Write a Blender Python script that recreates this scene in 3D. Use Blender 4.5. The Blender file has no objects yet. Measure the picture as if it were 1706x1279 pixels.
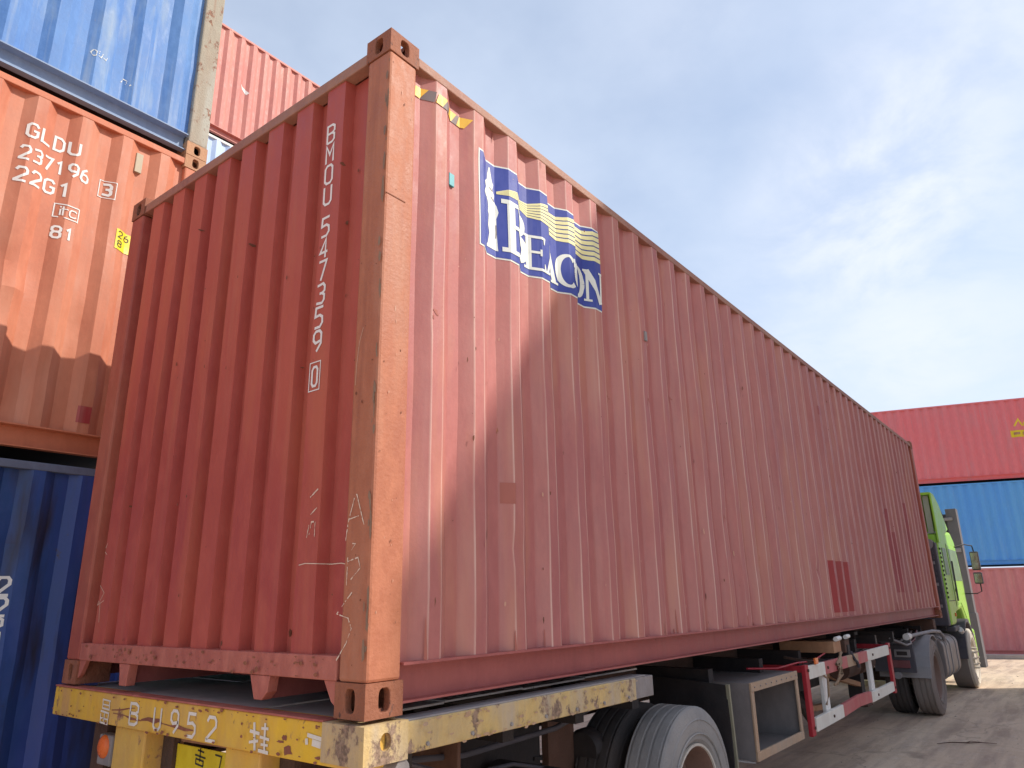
import bpy, bmesh, math, random, bisect
from mathutils import Vector, Matrix, noise
random.seed(7)
C = bpy.context.scene.collection
R = math.radians

# ---------------------------------------------------------------- camera
cam_d = bpy.data.cameras.new('camera'); cam = bpy.data.objects.new('camera', cam_d); C.objects.link(cam)
bpy.context.scene.camera = cam
CP = Vector((-1.794, -2.045, 1.650)); YAW, PITCH, ROLL, FPX = 0.6577, 0.2911, -0.0168, 1198.9
fw = Vector((math.cos(YAW)*math.cos(PITCH), math.sin(YAW)*math.cos(PITCH), math.sin(PITCH)))
rt = fw.cross(Vector((0, 0, 1))).normalized(); up = rt.cross(fw)
r2 = math.cos(ROLL)*rt + math.sin(ROLL)*up; u2 = -math.sin(ROLL)*rt + math.cos(ROLL)*up
M = Matrix((r2, u2, -fw)).transposed().to_4x4(); M.translation = CP
cam.matrix_world = M
cam_d.sensor_width = 36; cam_d.sensor_fit = 'HORIZONTAL'; cam_d.lens = 36*FPX/1706
cam_d.clip_start = 0.05; cam_d.clip_end = 3000
sc = bpy.context.scene
sc.render.resolution_x = 1024; sc.render.resolution_y = 768

# ---------------------------------------------------------------- sky, sun, exposure
S = Vector((0.74, -1.0, 1.07)).normalized()                 # towards the sun
w = bpy.data.worlds.new('World'); sc.world = w; w.use_nodes = True
nt = w.node_tree; N = nt.nodes; L = nt.links; N.clear()
out = N.new('ShaderNodeOutputWorld'); bg = N.new('ShaderNodeBackground'); L.new(bg.outputs[0], out.inputs[0])
bg.inputs[1].default_value = 0.10
sky = N.new('ShaderNodeTexSky'); sky.sky_type = 'NISHITA'; sky.sun_disc = False
sky.sun_elevation = math.asin(S.z); sky.sun_rotation = math.atan2(S.x, S.y)
sky.air_density = 1.0; sky.dust_density = 1.0; sky.ozone_density = 1.2; sky.altitude = 10
tc = N.new('ShaderNodeTexCoord'); sep = N.new('ShaderNodeSeparateXYZ'); L.new(tc.outputs['Generated'], sep.inputs[0])
def mth(op, a, b=None, clamp=False):
    n = N.new('ShaderNodeMath'); n.operation = op; n.use_clamp = clamp
    for i, v in enumerate((a, b)):
        if v is None: continue
        if isinstance(v, (int, float)): n.inputs[i].default_value = v
        else: L.new(v, n.inputs[i])
    return n.outputs[0]
zz = mth('ADD', mth('MAXIMUM', sep.outputs[2], 0.0), 0.18)
cx_ = mth('DIVIDE', sep.outputs[0], zz); cy_ = mth('DIVIDE', sep.outputs[1], zz)
cmb = N.new('ShaderNodeCombineXYZ'); L.new(cx_, cmb.inputs[0]); L.new(cy_, cmb.inputs[1])
def nz(scale, detail, rough, off, dist=0.0):
    mp = N.new('ShaderNodeMapping'); L.new(cmb.outputs[0], mp.inputs[0]); mp.inputs['Location'].default_value = off
    n = N.new('ShaderNodeTexNoise'); n.inputs['Scale'].default_value = scale; n.inputs['Detail'].default_value = detail
    n.inputs['Roughness'].default_value = rough; n.inputs['Distortion'].default_value = dist
    L.new(mp.outputs[0], n.inputs['Vector']); return n.outputs['Fac']
def ramp(fac, stops, interp='EASE'):
    r = N.new('ShaderNodeValToRGB'); r.color_ramp.interpolation = interp
    while len(r.color_ramp.elements) > len(stops): r.color_ramp.elements.remove(r.color_ramp.elements[-1])
    while len(r.color_ramp.elements) < len(stops): r.color_ramp.elements.new(0.5)
    for e, (p, c) in zip(r.color_ramp.elements, stops): e.position = p; e.color = (*c, 1)
    L.new(fac, r.inputs[0]); return r.outputs[0]
veil = ramp(nz(1.3, 6, 0.55, (0.3, 1.7, 0)), [(0.30, (0, 0, 0)), (0.75, (1, 1, 1))])
puff = ramp(nz(0.95, 5, 0.5, (2.3, 4.1, 1.0), 0.1), [(0.50, (0, 0, 0)), (0.78, (1, 1, 1))])
low = mth('SUBTRACT', 1.0, mth('MULTIPLY', sep.outputs[2], 1.9, False), True)     # haze thickens to the horizon
cover = mth('ADD', mth('MULTIPLY', veil, 0.42), mth('MULTIPLY', low, 0.50), True)
cover = mth('ADD', cover, 0.36, True)
mx = N.new('ShaderNodeMix'); mx.data_type = 'RGBA'
L.new(cover, mx.inputs[0]); L.new(sky.outputs[0], mx.inputs[6]); mx.inputs[7].default_value = (4.0, 4.55, 5.5, 1)
fluff = ramp(nz(3.2, 8, 0.6, (5.1, 0.4, 2.0), 0.3), [(0.36, (0, 0, 0)), (0.66, (1, 1, 1))])
soft = ramp(nz(1.4, 6, 0.55, (1.1, 7.4, 2.0), 0.2), [(0.35, (0, 0, 0)), (0.70, (1, 1, 1))])
bank = mth('MULTIPLY', mth('MULTIPLY', puff, soft), 0.35)
for d_, wdt_, k_ in (      # individual clouds: direction, angular size, density
    ((0.867, 0.133, 0.481), 0.045, 0.9),
    ((0.927, 0.207, 0.314), 0.1, 0.5),
    ((0.826, -0.048, 0.561), 0.09, 0.8),
    ((0.940, 0.047, 0.338), 0.05, 0.45),
    ((0.685, 0.250, 0.684), 0.05, 0.25),
    ):
    dp = N.new('ShaderNodeVectorMath'); dp.operation = 'DOT_PRODUCT'; nv = N.new('ShaderNodeVectorMath'); nv.operation = 'NORMALIZE'
    L.new(tc.outputs['Generated'], nv.inputs[0]); L.new(nv.outputs[0], dp.inputs[0]); dp.inputs[1].default_value = d_
    g = mth('SUBTRACT', 1.0, mth('DIVIDE', mth('SUBTRACT', 1.0, dp.outputs['Value']), wdt_*.30), True)
    g = mth('MULTIPLY', mth('MULTIPLY', g, mth('ADD', mth('MULTIPLY', g, .5), .5)), mth('ADD', mth('MULTIPLY', fluff, .55), mth('ADD', mth('MULTIPLY', soft, .3), .15)))
    bank = mth('ADD', bank, mth('MULTIPLY', g, k_), True)
mx2 = N.new('ShaderNodeMix'); mx2.data_type = 'RGBA'
L.new(bank, mx2.inputs[0]); L.new(mx.outputs[2], mx2.inputs[6]); mx2.inputs[7].default_value = (5.0, 5.25, 5.9, 1)
L.new(mx2.outputs[2], bg.inputs[0])

sun_d = bpy.data.lights.new('sun', 'SUN'); sun = bpy.data.objects.new('sun', sun_d); C.objects.link(sun)
sun_d.energy = 2.45; sun_d.angle = R(0.6); sun_d.color = (1.0, 0.93, 0.83)
sun.rotation_euler = (-S).to_track_quat('-Z', 'Y').to_euler(); sun.location = (5, -12, 14)
sc.view_settings.view_transform = 'Standard'; sc.view_settings.look = 'None'
sc.view_settings.exposure = 0.95; sc.view_settings.gamma = 1.0; sc.view_settings.use_curve_mapping = False
sc.cycles.max_bounces = 6

# ---------------------------------------------------------------- helpers
def mat(name, col, col2=None, rough=0.6, metal=0.0, wash=0.35, streak=0.0, streak_col=(0.09, 0.05, 0.035), rust=0.0, rust_scale=9.0,
        rust_col=(0.13, 0.045, 0.02), dust=0.0, dust_col=(0.42, 0.33, 0.26), bump=0.0, bump_scale=60, vs=1.0, seed=0.0, hi=None, hiamt=0.0, ridge=0.0, ridge_col=(.66, .44, .37)):
    """weathered paint: two tones, vertical dirt streaks, rust patches, dust"""
    m = bpy.data.materials.new(name); m.use_nodes = True; t = m.node_tree; n = t.nodes; l = t.links
    b = n['Principled BSDF']; b.inputs['Roughness'].default_value = rough; b.inputs['Metallic'].default_value = metal
    b.inputs['Specular IOR Level'].default_value = 0.35
    co = n.new('ShaderNodeTexCoord')
    def noise_(sc3, scale, detail=5, rough_=0.6, s=0.0):
        mp = n.new('ShaderNodeMapping'); mp.inputs['Scale'].default_value = sc3; mp.inputs['Location'].default_value = (seed+s, seed*1.7+s, seed*.6)
        l.new(co.outputs['Object'], mp.inputs[0]); q = n.new('ShaderNodeTexNoise'); q.inputs['Scale'].default_value = scale
        q.inputs['Detail'].default_value = detail; q.inputs['Roughness'].default_value = rough_; l.new(mp.outputs[0], q.inputs['Vector']); return q.outputs['Fac']
    def rmp(f, a, bb):
        r = n.new('ShaderNodeMapRange'); r.inputs['From Min'].default_value = a; r.inputs['From Max'].default_value = bb; r.clamp = True
        l.new(f, r.inputs['Value']); return r.outputs[0]
    def mul(a, k):
        q = n.new('ShaderNodeMath'); q.operation = 'MULTIPLY'; l.new(a, q.inputs[0])
        if isinstance(k, (int, float)): q.inputs[1].default_value = k
        else: l.new(k, q.inputs[1])
        return q.outputs[0]
    def mix(f, a, c2):
        q = n.new('ShaderNodeMix'); q.data_type = 'RGBA'; l.new(f, q.inputs[0])
        if isinstance(a, tuple): q.inputs[6].default_value = (*a, 1)
        else: l.new(a, q.inputs[6])
        if isinstance(c2, tuple): q.inputs[7].default_value = (*c2, 1)
        else: l.new(c2, q.inputs[7])
        return q.outputs[2]
    c = mix(rmp(noise_((1, 1, .45*vs), 1.3), .38, .62), col, col2 or tuple(x*(1-wash*.5) for x in col))
    fine = noise_((1, 1, .5), 14, 6, .7, 3)
    c = mix(mul(rmp(fine, .45, .8), wash), c, tuple(min(1, x*1.35+.03) for x in col))
    if hi: c = mix(mul(rmp(noise_((1.4, 1.4, .25), 3.1, 4, .6, 9), .5, .66), hiamt), c, hi)
    if streak:
        c = mix(mul(rmp(noise_((1, 1, .035), 16, 4, .65, 5), .52, .72), mul(rmp(noise_((1, 1, .5), 1.7, 3, .5, 7), .35, .65), streak)), c, streak_col)
    rf = None
    if dust: c = mix(mul(rmp(noise_((1, 1, 1), 2.6, 6, .6, 11), .35, .65), dust), c, dust_col)
    if rust:
        th = .74 - .22*rust
        rf = mul(rmp(noise_((1, 1, .7), rust_scale, 8, .68, 13), th, th+.05), 1.0)
        c = mix(rf, c, mix(rmp(noise_((1, 1, 1), 60, 3, .6, 1), .4, .6), rust_col, tuple(x*1.9 for x in rust_col)))
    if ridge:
        at = n.new('ShaderNodeAttribute'); at.attribute_name = 'ridge_wear_slope_light'  # mask: worn ridge edges, plus light painted onto the slopes
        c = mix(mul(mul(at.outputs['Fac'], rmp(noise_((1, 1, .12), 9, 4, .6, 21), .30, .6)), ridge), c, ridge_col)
    l.new(c, b.inputs['Base Color'])
    rr = n.new('ShaderNodeMapRange'); rr.inputs['From Min'].default_value = .3; rr.inputs['From Max'].default_value = .7
    rr.inputs['To Min'].default_value = max(.05, rough-.12); rr.inputs['To Max'].default_value = min(1, rough+.15); l.new(fine, rr.inputs['Value']); l.new(rr.outputs[0], b.inputs['Roughness'])
    if bump:
        bp = n.new('ShaderNodeBump'); bp.inputs['Strength'].default_value = bump; bp.inputs['Distance'].default_value = .01
        l.new(noise_((1, 1, 1), bump_scale, 5, .6, 2), bp.inputs['Height']); l.new(bp.outputs[0], b.inputs['Normal'])
    return m

class MB:
    def __init__(s): s.v = []; s.f = []
    def add(s, vs, fs):
        k = len(s.v); s.v += [tuple(p) for p in vs]; s.f += [tuple(i+k for i in f) for f in fs]; return s
    def box(s, x0, x1, y0, y1, z0, z1):
        return s.add([(x, y, z) for x in (x0, x1) for y in (y0, y1) for z in (z0, z1)],
                     [(0, 1, 3, 2), (4, 6, 7, 5), (0, 4, 5, 1), (2, 3, 7, 6), (0, 2, 6, 4), (1, 5, 7, 3)])
    def prism(s, poly, ax, a, b):
        n = len(poly)
        def P(p, t):
            q = [p[0], p[1]]; q.insert(ax, t); return tuple(q)
        return s.add([P(p, a) for p in poly]+[P(p, b) for p in poly],
                     [tuple(range(n)), tuple(range(2*n-1, n-1, -1))]+[(i, i+n, (i+1) % n+n, (i+1) % n) for i in range(n)])
    def tube(s, pts, r, n=8, cap=True):
        pts = [Vector(p) for p in pts]; rings = []
        for i, p in enumerate(pts):
            d = (pts[min(i+1, len(pts)-1)]-pts[max(i-1, 0)]).normalized()
            a = d.cross(Vector((0, 0, 1)) if abs(d.z) < .9 else Vector((1, 0, 0))).normalized(); b = d.cross(a)
            rr = r[i] if isinstance(r, (list, tuple)) else r
            rings.append([p+rr*(math.cos(t)*a+math.sin(t)*b) for t in [2*math.pi*k/n for k in range(n)]])
        vs = [q for rg in rings for q in rg]
        fs = [(i*n+k, i*n+(k+1) % n, (i+1)*n+(k+1) % n, (i+1)*n+k) for i in range(len(pts)-1) for k in range(n)]
        if cap: fs += [tuple(range(n))[::-1], tuple((len(pts)-1)*n+k for k in range(n))]
        return s.add(vs, fs)
    def lathe(s, prof, c, ax=1, n=40, close=False):
        """prof: (radius, offset along axis)"""
        vs = []
        for r, o in prof:
            for k in range(n):
                t = 2*math.pi*k/n; q = [r*math.cos(t), r*math.sin(t)]; q.insert(ax, o); vs.append((c[0]+q[0], c[1]+q[1], c[2]+q[2]))
        m = len(prof); fs = [(i*n+k, i*n+(k+1) % n, (i+1)*n+(k+1) % n, (i+1)*n+k) for i in range(m-1) for k in range(n)]
        if close: fs += [((m-1)*n+k, (m-1)*n+(k+1) % n, (k+1) % n, k) for k in range(n)]
        return s.add(vs, fs)
    def bar(s, a, b, wd, ht):
        a = Vector(a); b = Vector(b); d = (b-a).normalized(); sd = d.cross(Vector((0, 0, 1)) if abs(d.z) < .95 else Vector((1, 0, 0))).normalized()*wd/2; u = sd.cross(d).normalized()*ht/2
        vs = [p+i*sd+j*u for p in (a, b) for i in (-1, 1) for j in (-1, 1)]
        return s.add(vs, [(0, 1, 3, 2), (4, 6, 7, 5), (0, 4, 5, 1), (2, 3, 7, 6), (0, 2, 6, 4), (1, 5, 7, 3)])
    def build(s, name, m, parent=None, bevel=0.0, smooth=None, off=None, label=None, kind=None):
        me = bpy.data.meshes.new(name)
        vs = s.v
        if off: vs = [(x-off[0], y-off[1], z-off[2]) for x, y, z in vs]
        me.from_pydata(vs, [], s.f); me.update()
        bm = bmesh.new(); bm.from_mesh(me); bmesh.ops.recalc_face_normals(bm, faces=bm.faces); bm.to_mesh(me); bm.free()
        o = bpy.data.objects.new(name, me); C.objects.link(o); me.materials.append(m)
        if parent: o.parent = parent
        if bevel:
            bv = o.modifiers.new('bevel', 'BEVEL'); bv.width = bevel; bv.segments = 2; bv.limit_method = 'ANGLE'; bv.angle_limit = R(40)
        if smooth is not None:
            for p in me.polygons: p.use_smooth = True
            me.set_sharp_from_angle(angle=R(smooth))
        if label: o['label'] = label
        if kind: o['kind'] = kind
        return o

def thing(name, label, cat, loc=(0, 0, 0), rz=0.0, group=None):
    o = bpy.data.objects.new(name, None); C.objects.link(o); o.location = loc; o.rotation_euler = (0, 0, rz)
    o.empty_display_size = .3; o['label'] = label; o['category'] = cat
    if group: o['group'] = group
    return o

# stroke lettering ----------------------------------------------------------
def arc(cx, cy, rx, ry, a0, a1, n=8):
    return [(cx+rx*math.cos(R(a0+(a1-a0)*i/n)), cy+ry*math.sin(R(a0+(a1-a0)*i/n))) for i in range(n+1)]
G = {
 'B': [[(0, 0), (0, 1), (.7, 1), (1, .88), (1, .64), (.7, .53), (0, .53)], [(.7, .53), (1, .42), (1, .12), (.7, 0), (0, 0)]],
 'M': [[(0, 0), (0, 1), (.5, .45), (1, 1), (1, 0)]],
 'O': [[(.25, 0), (0, .15), (0, .85), (.25, 1), (.75, 1), (1, .85), (1, .15), (.75, 0), (.25, 0)]],
 '0': [[(.25, 0), (0, .15), (0, .85), (.25, 1), (.75, 1), (1, .85), (1, .15), (.75, 0), (.25, 0)]],
 'U': [[(0, 1), (0, .15), (.25, 0), (.75, 0), (1, .15), (1, 1)]],
 '5': [[(1, 1), (.05, 1), (0, .56), (.6, .6), (.95, .48), (1, .2), (.7, 0), (0, 0)]],
 '4': [[(.7, 0), (.7, 1), (0, .3), (1, .3)]],
 '7': [[(0, 1), (1, 1), (.35, 0)]],
 '3': [[(0, .95), (.75, 1), (1, .85), (1, .62), (.7, .52), (.35, .52)], [(.7, .52), (1, .4), (1, .15), (.75, 0), (0, .05)]],
 '9': [[(1, .5), (.3, .42), (0, .58), (0, .85), (.25, 1), (.75, 1), (1, .85), (1, .35), (.45, 0)]],
 '6': [[(.75, 1), (.15, .72), (0, .2), (.25, 0), (.75, 0), (1, .15), (1, .42), (.75, .55), (.1, .5)]],
 '8': [[(.25, .53), (0, .66), (0, .87), (.25, 1), (.75, 1), (1, .87), (1, .66), (.75, .53), (.25, .53), (0, .4), (0, .13), (.25, 0), (.75, 0), (1, .13), (1, .4), (.75, .53)]],
 '2': [[(0, .8), (.2, 1), (.8, 1), (1, .85), (1, .62), (0, .05), (0, 0), (1, 0)]],
 '1': [[(.15, .8), (.55, 1), (.55, 0)]],
 'G': [[(1, .8), (.75, 1), (.25, 1), (0, .85), (0, .15), (.25, 0), (.75, 0), (1, .15), (1, .48), (.55, .48)]],
 'L': [[(0, 1), (0, 0), (1, 0)]],
 'D': [[(0, 0), (0, 1), (.65, 1), (1, .8), (1, .2), (.65, 0), (0, 0)]],
 'K': [[(0, 1), (0, 0)], [(1, 1), (.05, .45), (1, 0)]],
 'A': [[(0, 0), (.5, 1), (1, 0)], [(.2, .38), (.8, .38)]],
 'S': [[(1, .9), (.7, 1), (.25, 1), (0, .85), (0, .6), (1, .4), (1, .15), (.75, 0), (0, .08)]],
 'i': [[(.5, 0), (.5, .68)], [(.5, .85), (.5, 1)]],
 'c': [[(1, .6), (.75, .72), (.2, .72), (0, .55), (0, .15), (.2, 0), (.75, 0), (1, .12)]],
 'T': [[(0, 1), (1, 1)], [(.5, 1), (.5, 0)]],
 '[]': [[(-.45, -.18), (-.45, 1.18), (1.45, 1.18), (1.45, -.18), (-.45, -.18)]],
}
def thick(pts, wd):
    """polyline -> list of convex quads (2D); wd constant or per point; mitred joints so quads do not overlap"""
    pts = [Vector(p) for p in pts]; n = len(pts); W = wd if isinstance(wd, list) else [wd]*n; Lf = []; Rt = []
    closed = (pts[0]-pts[-1]).length < 1e-6
    for i, p in enumerate(pts):
        a = pts[i-1] if i > 0 else (pts[-2] if closed else None); b = pts[i+1] if i < n-1 else (pts[1] if closed else None)
        d1 = (p-a).normalized() if a is not None else None; d2 = (b-p).normalized() if b is not None else None
        if d1 is None: d1 = d2
        if d2 is None: d2 = d1
        n1 = Vector((-d1.y, d1.x)); n2 = Vector((-d2.y, d2.x)); m = n1+n2
        if m.length < .35: m = n1*1.0; k = 1
        else: m.normalize(); k = 1/max(.5, m.dot(n1))
        Lf.append(p+m*W[i]*k/2); Rt.append(p-m*W[i]*k/2)
    return [[Lf[i], Lf[i+1], Rt[i+1], Rt[i]] for i in range(n-1)]
def glyph(ch, x, z, w_, h_, t, sl=0.0):
    q = []
    for pl in G[ch]: q += [(thick([(x+(a+sl*b)*w_, z+b*h_) for a, b in pl], t))]
    return q                                                       # list of strokes, each list of quads
def text(s_, x, z, w_, h_, gap, t, dx=1, dz=0, sl=0.0):
    out_ = []
    for i, ch in enumerate(s_):
        if ch != ' ': out_ += glyph(ch, x+i*(w_+gap)*dx, z+i*dz, w_, h_, t, sl)
    return out_
def drape(strokes, name, m, parent, depth, xb=None, zb=None, off=.0022, kind='side', label=None):
    """lay 2D quads on a surface: depth(s,z) gives how far the surface lies behind the plane; split at xb, zb so folds are followed.
       kind 'side': (s,z)->(s, depth-off, z);  'end': (s,z)->(depth-off, s, z)"""
    me = bpy.data.meshes.new(name); bm = bmesh.new(); lay = []
    for si, st in enumerate(strokes):
        for q in st:
            try:
                f = bm.faces.new([bm.verts.new((p[0], si*0.00025, p[1])) for p in q])
            except ValueError: pass
    s0 = min((v.co.x for v in bm.verts)); s1 = max((v.co.x for v in bm.verts)); z0 = min((v.co.z for v in bm.verts)); z1 = max((v.co.z for v in bm.verts))
    for b in xb or []:
        if s0 < b < s1: bmesh.ops.bisect_plane(bm, geom=bm.verts[:]+bm.edges[:]+bm.faces[:], plane_co=(b, 0, 0), plane_no=(1, 0, 0), dist=1e-6)
    for b in zb or []:
        if z0 < b < z1: bmesh.ops.bisect_plane(bm, geom=bm.verts[:]+bm.edges[:]+bm.faces[:], plane_co=(0, 0, b), plane_no=(0, 0, 1), dist=1e-6)
    for v in bm.verts:
        d = depth(v.co.x, v.co.z)-off-v.co.y; s_ = v.co.x
        v.co = (s_, d, v.co.z) if kind == 'side' else (d, s_, v.co.z)
    bm.to_mesh(me); bm.free(); me.materials.append(m)
    o = bpy.data.objects.new(name, me); C.objects.link(o); o.parent = parent
    if label: o['label'] = label
    return o
def lettering(s_, x, z, w_, h_, gap, t, name, m, parent, **k):
    for i, ch in enumerate(s_):
        if ch != ' ': drape(glyph(ch, x+i*(w_+gap), z, w_, h_, t), name, m, parent, **k)
def rect(x0, x1, z0, z1): return [[(x0, z0), (x1, z0), (x1, z1), (x0, z1)]]

# ---------------------------------------------------------------- materials
PAL = {}
def paint_set(key, col, col2, **k):
    PAL[key] = dict(wall=mat(key+'_wall', col, col2, **k),
                    frame=mat(key+'_frame', tuple(x*.95 for x in k.get('frame_col', col)), None, **{a: b for a, b in k.items() if a != 'frame_col'}))
    return PAL[key]
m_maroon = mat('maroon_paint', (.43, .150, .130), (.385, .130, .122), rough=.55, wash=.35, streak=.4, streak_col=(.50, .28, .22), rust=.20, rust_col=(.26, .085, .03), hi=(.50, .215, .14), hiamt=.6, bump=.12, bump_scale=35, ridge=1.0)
m_maroon_end = mat('maroon_end_paint', (.45, .098, .068), (.39, .076, .062), rough=.5, wash=.3, streak=.30, streak_col=(.48, .19, .12), rust=.12, rust_col=(.2,.05,.035), hi=(.48, .13, .075), hiamt=.6, bump=.1, bump_scale=30, seed=4)
m_orangepost = mat('faded_orange_post_paint', (.44, .165, .085), (.37, .12, .07), rough=.6, wash=.5, streak=.8, streak_col=(.30, .10, .06), rust=.22, rust_scale=8, rust_col=(.24, .085, .045), hi=(.48, .235, .15), hiamt=.6, bump=.3, bump_scale=50)
m_orangeend = mat('weathered_post_paint', (.37, .115, .070), (.34, .075, .058), rough=.6, wash=.5, streak=.5, streak_col=(.30, .09, .07), rust=.20, rust_scale=11, rust_col=(.20, .07, .04), bump=.2, bump_scale=40)
m_casting = mat('rusty_casting', (.31, .115, .06), (.24, .09, .055), rough=.75, wash=.6, rust=.75, rust_scale=22, rust_col=(.11, .05, .035), bump=.7, bump_scale=45)
m_raildk = mat('maroon_rail_paint', (.38, .115, .10), (.32, .09, .085), rough=.55, wash=.4, streak=.2, rust=.15, rust_col=(.15, .05, .03), bump=.15)
m_roofrail = mat('sunburnt_rail_paint', (.36, .19, .13), (.30, .13, .10), rough=.65, wash=.5, rust=.35, rust_scale=12, rust_col=(.16, .08, .05), bump=.3)
m_sill = mat('scraped_sill_paint', (.47, .16, .115), (.38, .11, .085), rough=.6, wash=.6, streak=.3, rust=.35, rust_scale=12, rust_col=(.16, .06, .04), bump=.3)
m_orange = mat('orange_container_paint', (.53, .195, .11), (.48, .155, .085), rough=.55, wash=.4, streak=.45, streak_col=(.36, .13, .07), rust=.22, rust_col=(.26, .09, .04), hi=(.60, .30, .20), hiamt=.4, bump=.15, bump_scale=25, seed=11)
m_orangedk = mat('orange_rail_paint', (.55, .19, .10), (.48, .15, .08), rough=.6, wash=.4, rust=.2, bump=.15)
m_lblue = mat('chalky_blue_paint', (.12, .25, .50), (.085, .20, .47), rough=.6, wash=.5, streak=.8, streak_col=(.38, .46, .54), rust=.25, rust_col=(.26, .17, .11), hi=(.34, .43, .50), hiamt=.7, bump=.2, bump_scale=22, seed=17)
m_lbluef = mat('chalky_blue_rail', (.24, .32, .45), (.19, .27, .42), rough=.6, wash=.4, rust=.14, rust_col=(.15, .09, .06), bump=.2)
m_greypost = mat('peeling_grey_post', (.34, .31, .24), (.30, .20, .14), rough=.75, wash=.6, streak=.8, streak_col=(.30, .17, .11), rust=.85, rust_scale=9, rust_col=(.16, .085, .055), hi=(.42, .42, .36), hiamt=.7, bump=.5)
m_tancast = mat('tan_casting', (.47, .27, .15), (.40, .20, .11), rough=.75, wash=.5, rust=.4, rust_scale=20, rust_col=(.2, .1, .06), bump=.5)
m_navy = mat('navy_container_paint', (.034, .062, .25), (.026, .07, .21), rough=.42, wash=.25, streak=.35, streak_col=(.05, .07, .13), rust=.3, rust_scale=4, rust_col=(.05, .035, .03), hi=(.030, .028, .045), hiamt=1.0, bump=.2, bump_scale=20, seed=23)
m_navyrail = mat('grey_blue_rail', (.14, .16, .22), (.10, .12, .18), rough=.55, wash=.4, rust=.25, rust_col=(.09, .06, .05), bump=.2)
m_pink = mat('sun_faded_red_paint', (.58, .23, .19), (.52, .19, .16), rough=.6, wash=.4, streak=.5, streak_col=(.62, .36, .28), rust=.12, hi=(.62, .30, .22), hiamt=.4, seed=31)
m_paleblue = mat('pale_blue_paint', (.50, .60, .78), (.38, .5, .72), rough=.6, wash=.4, streak=.5, streak_col=(.30, .38, .55), seed=33)
m_rred = mat('bright_red_paint', (.80, .19, .20), (.76, .21, .22), rough=.5, wash=.35, streak=.7, streak_col=(.62, .27, .29), hi=(.66, .24, .25), hiamt=.5, seed=37)
m_rblue = mat('bright_blue_paint', (.11, .37, .80), (.13, .40, .76), rough=.5, wash=.3, streak=.6, streak_col=(.22, .40, .66), rust=.08, rust_col=(.2, .16, .15), seed=41)
m_rpink = mat('dull_rose_paint', (.62, .26, .25), (.60, .21, .22), rough=.6, wash=.35, streak=.6, streak_col=(.56, .32, .28), seed=43)
m_green2 = mat('dark_teal_paint', (.05, .16, .16), None, rough=.6, streak=.3, rust=.1, seed=47)
m_rust = mat('brown_steel', (.12, .06, .04), (.07, .045, .035), rough=.8, wash=.5, rust=.5, rust_col=(.15, .06, .03), bump=.5)
m_black = mat('oily_dark_steel', (.030, .026, .026), (.02, .018, .02), rough=.6, wash=.3, dust=.25, dust_col=(.09, .06, .05), bump=.3)
m_dark = mat('dark_plywood', (.05, .035, .03), None, rough=.9)  # floor boards of dark plywood
m_yel = mat('chipped_yellow_paint', (.80, .50, .035), (.74, .42, .05), rough=.55, wash=.4, streak=.25, streak_col=(.45, .25, .12), rust=.62, rust_scale=8, rust_col=(.20, .10, .065), hi=(.62, .34, .12), hiamt=.9, dust=.35, dust_col=(.45, .33, .22), bump=.25, bump_scale=40, seed=51)
m_yelworn = mat('worn_yellow_paint', (.62, .42, .11), (.50, .36, .20), rough=.65, wash=.6, streak=.4, streak_col=(.22, .19, .17), rust=.9, rust_scale=9, rust_col=(.17, .115, .08), hi=(.46, .38, .30), hiamt=.9, dust=.4, dust_col=(.42, .36, .31), bump=.5, bump_scale=45, seed=53)
m_greysteel = mat('bare_grey_steel', (.30, .28, .27), (.24, .21, .20), rough=.6, wash=.5, rust=.3, rust_col=(.17, .10, .07), bump=.3)
m_deck = mat('deck_plate', (.55, .53, .52), (.42, .40, .39), rough=.5, wash=.6, rust=.3, rust_scale=5, rust_col=(.09, .07, .06), dust=.3, dust_col=(.5, .45, .40), bump=.2)
m_tyre = mat('dusty_tyre', (.28, .268, .26), (.21, .20, .195), rough=.85, wash=.3, dust=.5, dust_col=(.42, .37, .32), bump=.5, bump_scale=90)
m_tyredk = mat('dark_tyre', (.055, .050, .050), (.04, .036, .036), rough=.85, wash=.3, dust=.6, dust_col=(.10, .075, .06), bump=.5, bump_scale=90)
m_tyrebrown = mat('muddy_tyre', (.27, .225, .20), (.22, .185, .165), rough=.85, wash=.4, dust=.7, dust_col=(.20, .165, .14), bump=.5, bump_scale=90)
m_rim = mat('dusty_rim', (.23, .13, .10), (.17, .10, .08), rough=.7, dust=.5, dust_col=(.24, .17, .13), bump=.3)
m_rimedge = mat('pale_rim_edge', (.55, .50, .43), None, rough=.6)
m_white = mat('white_paint', (.82, .78, .72), (.72, .70, .66), rough=.6, wash=.3, rust=.06, rust_col=(.4, .25, .2))
m_whiteworn = mat('chipped_white_paint', (.80, .75, .66), (.70, .65, .56), rough=.65, wash=.4, rust=.25, rust_scale=14, rust_col=(.30, .17, .14), bump=.3)
m_redp = mat('guard_red_paint', (.44, .025, .03), (.36, .02, .035), rough=.5, wash=.4, rust=.12)
m_redworn = mat('chipped_red_paint', (.46, .09, .09), (.52, .20, .18), rough=.65, wash=.6, rust=.35, rust_scale=16, rust_col=(.6, .45, .38), bump=.3)
m_chalk = mat('chalk', (.80, .62, .48), None, rough=.9)
m_emb = mat('emblem_blue', (.035, .055, .29), (.045, .07, .33), rough=.45, wash=.45, streak=.6, streak_col=(.12, .14, .36))
m_emby = mat('emblem_cream_yellow', (.78, .72, .36), (.74, .68, .34), rough=.5, wash=.3)
m_embw = mat('emblem_cream', (.76, .77, .68), (.70, .73, .66), rough=.5, wash=.3, streak=.4, streak_col=(.5, .52, .48))
m_hazy = mat('hazard_yellow', (.82, .48, .06), None, rough=.5)
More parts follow.
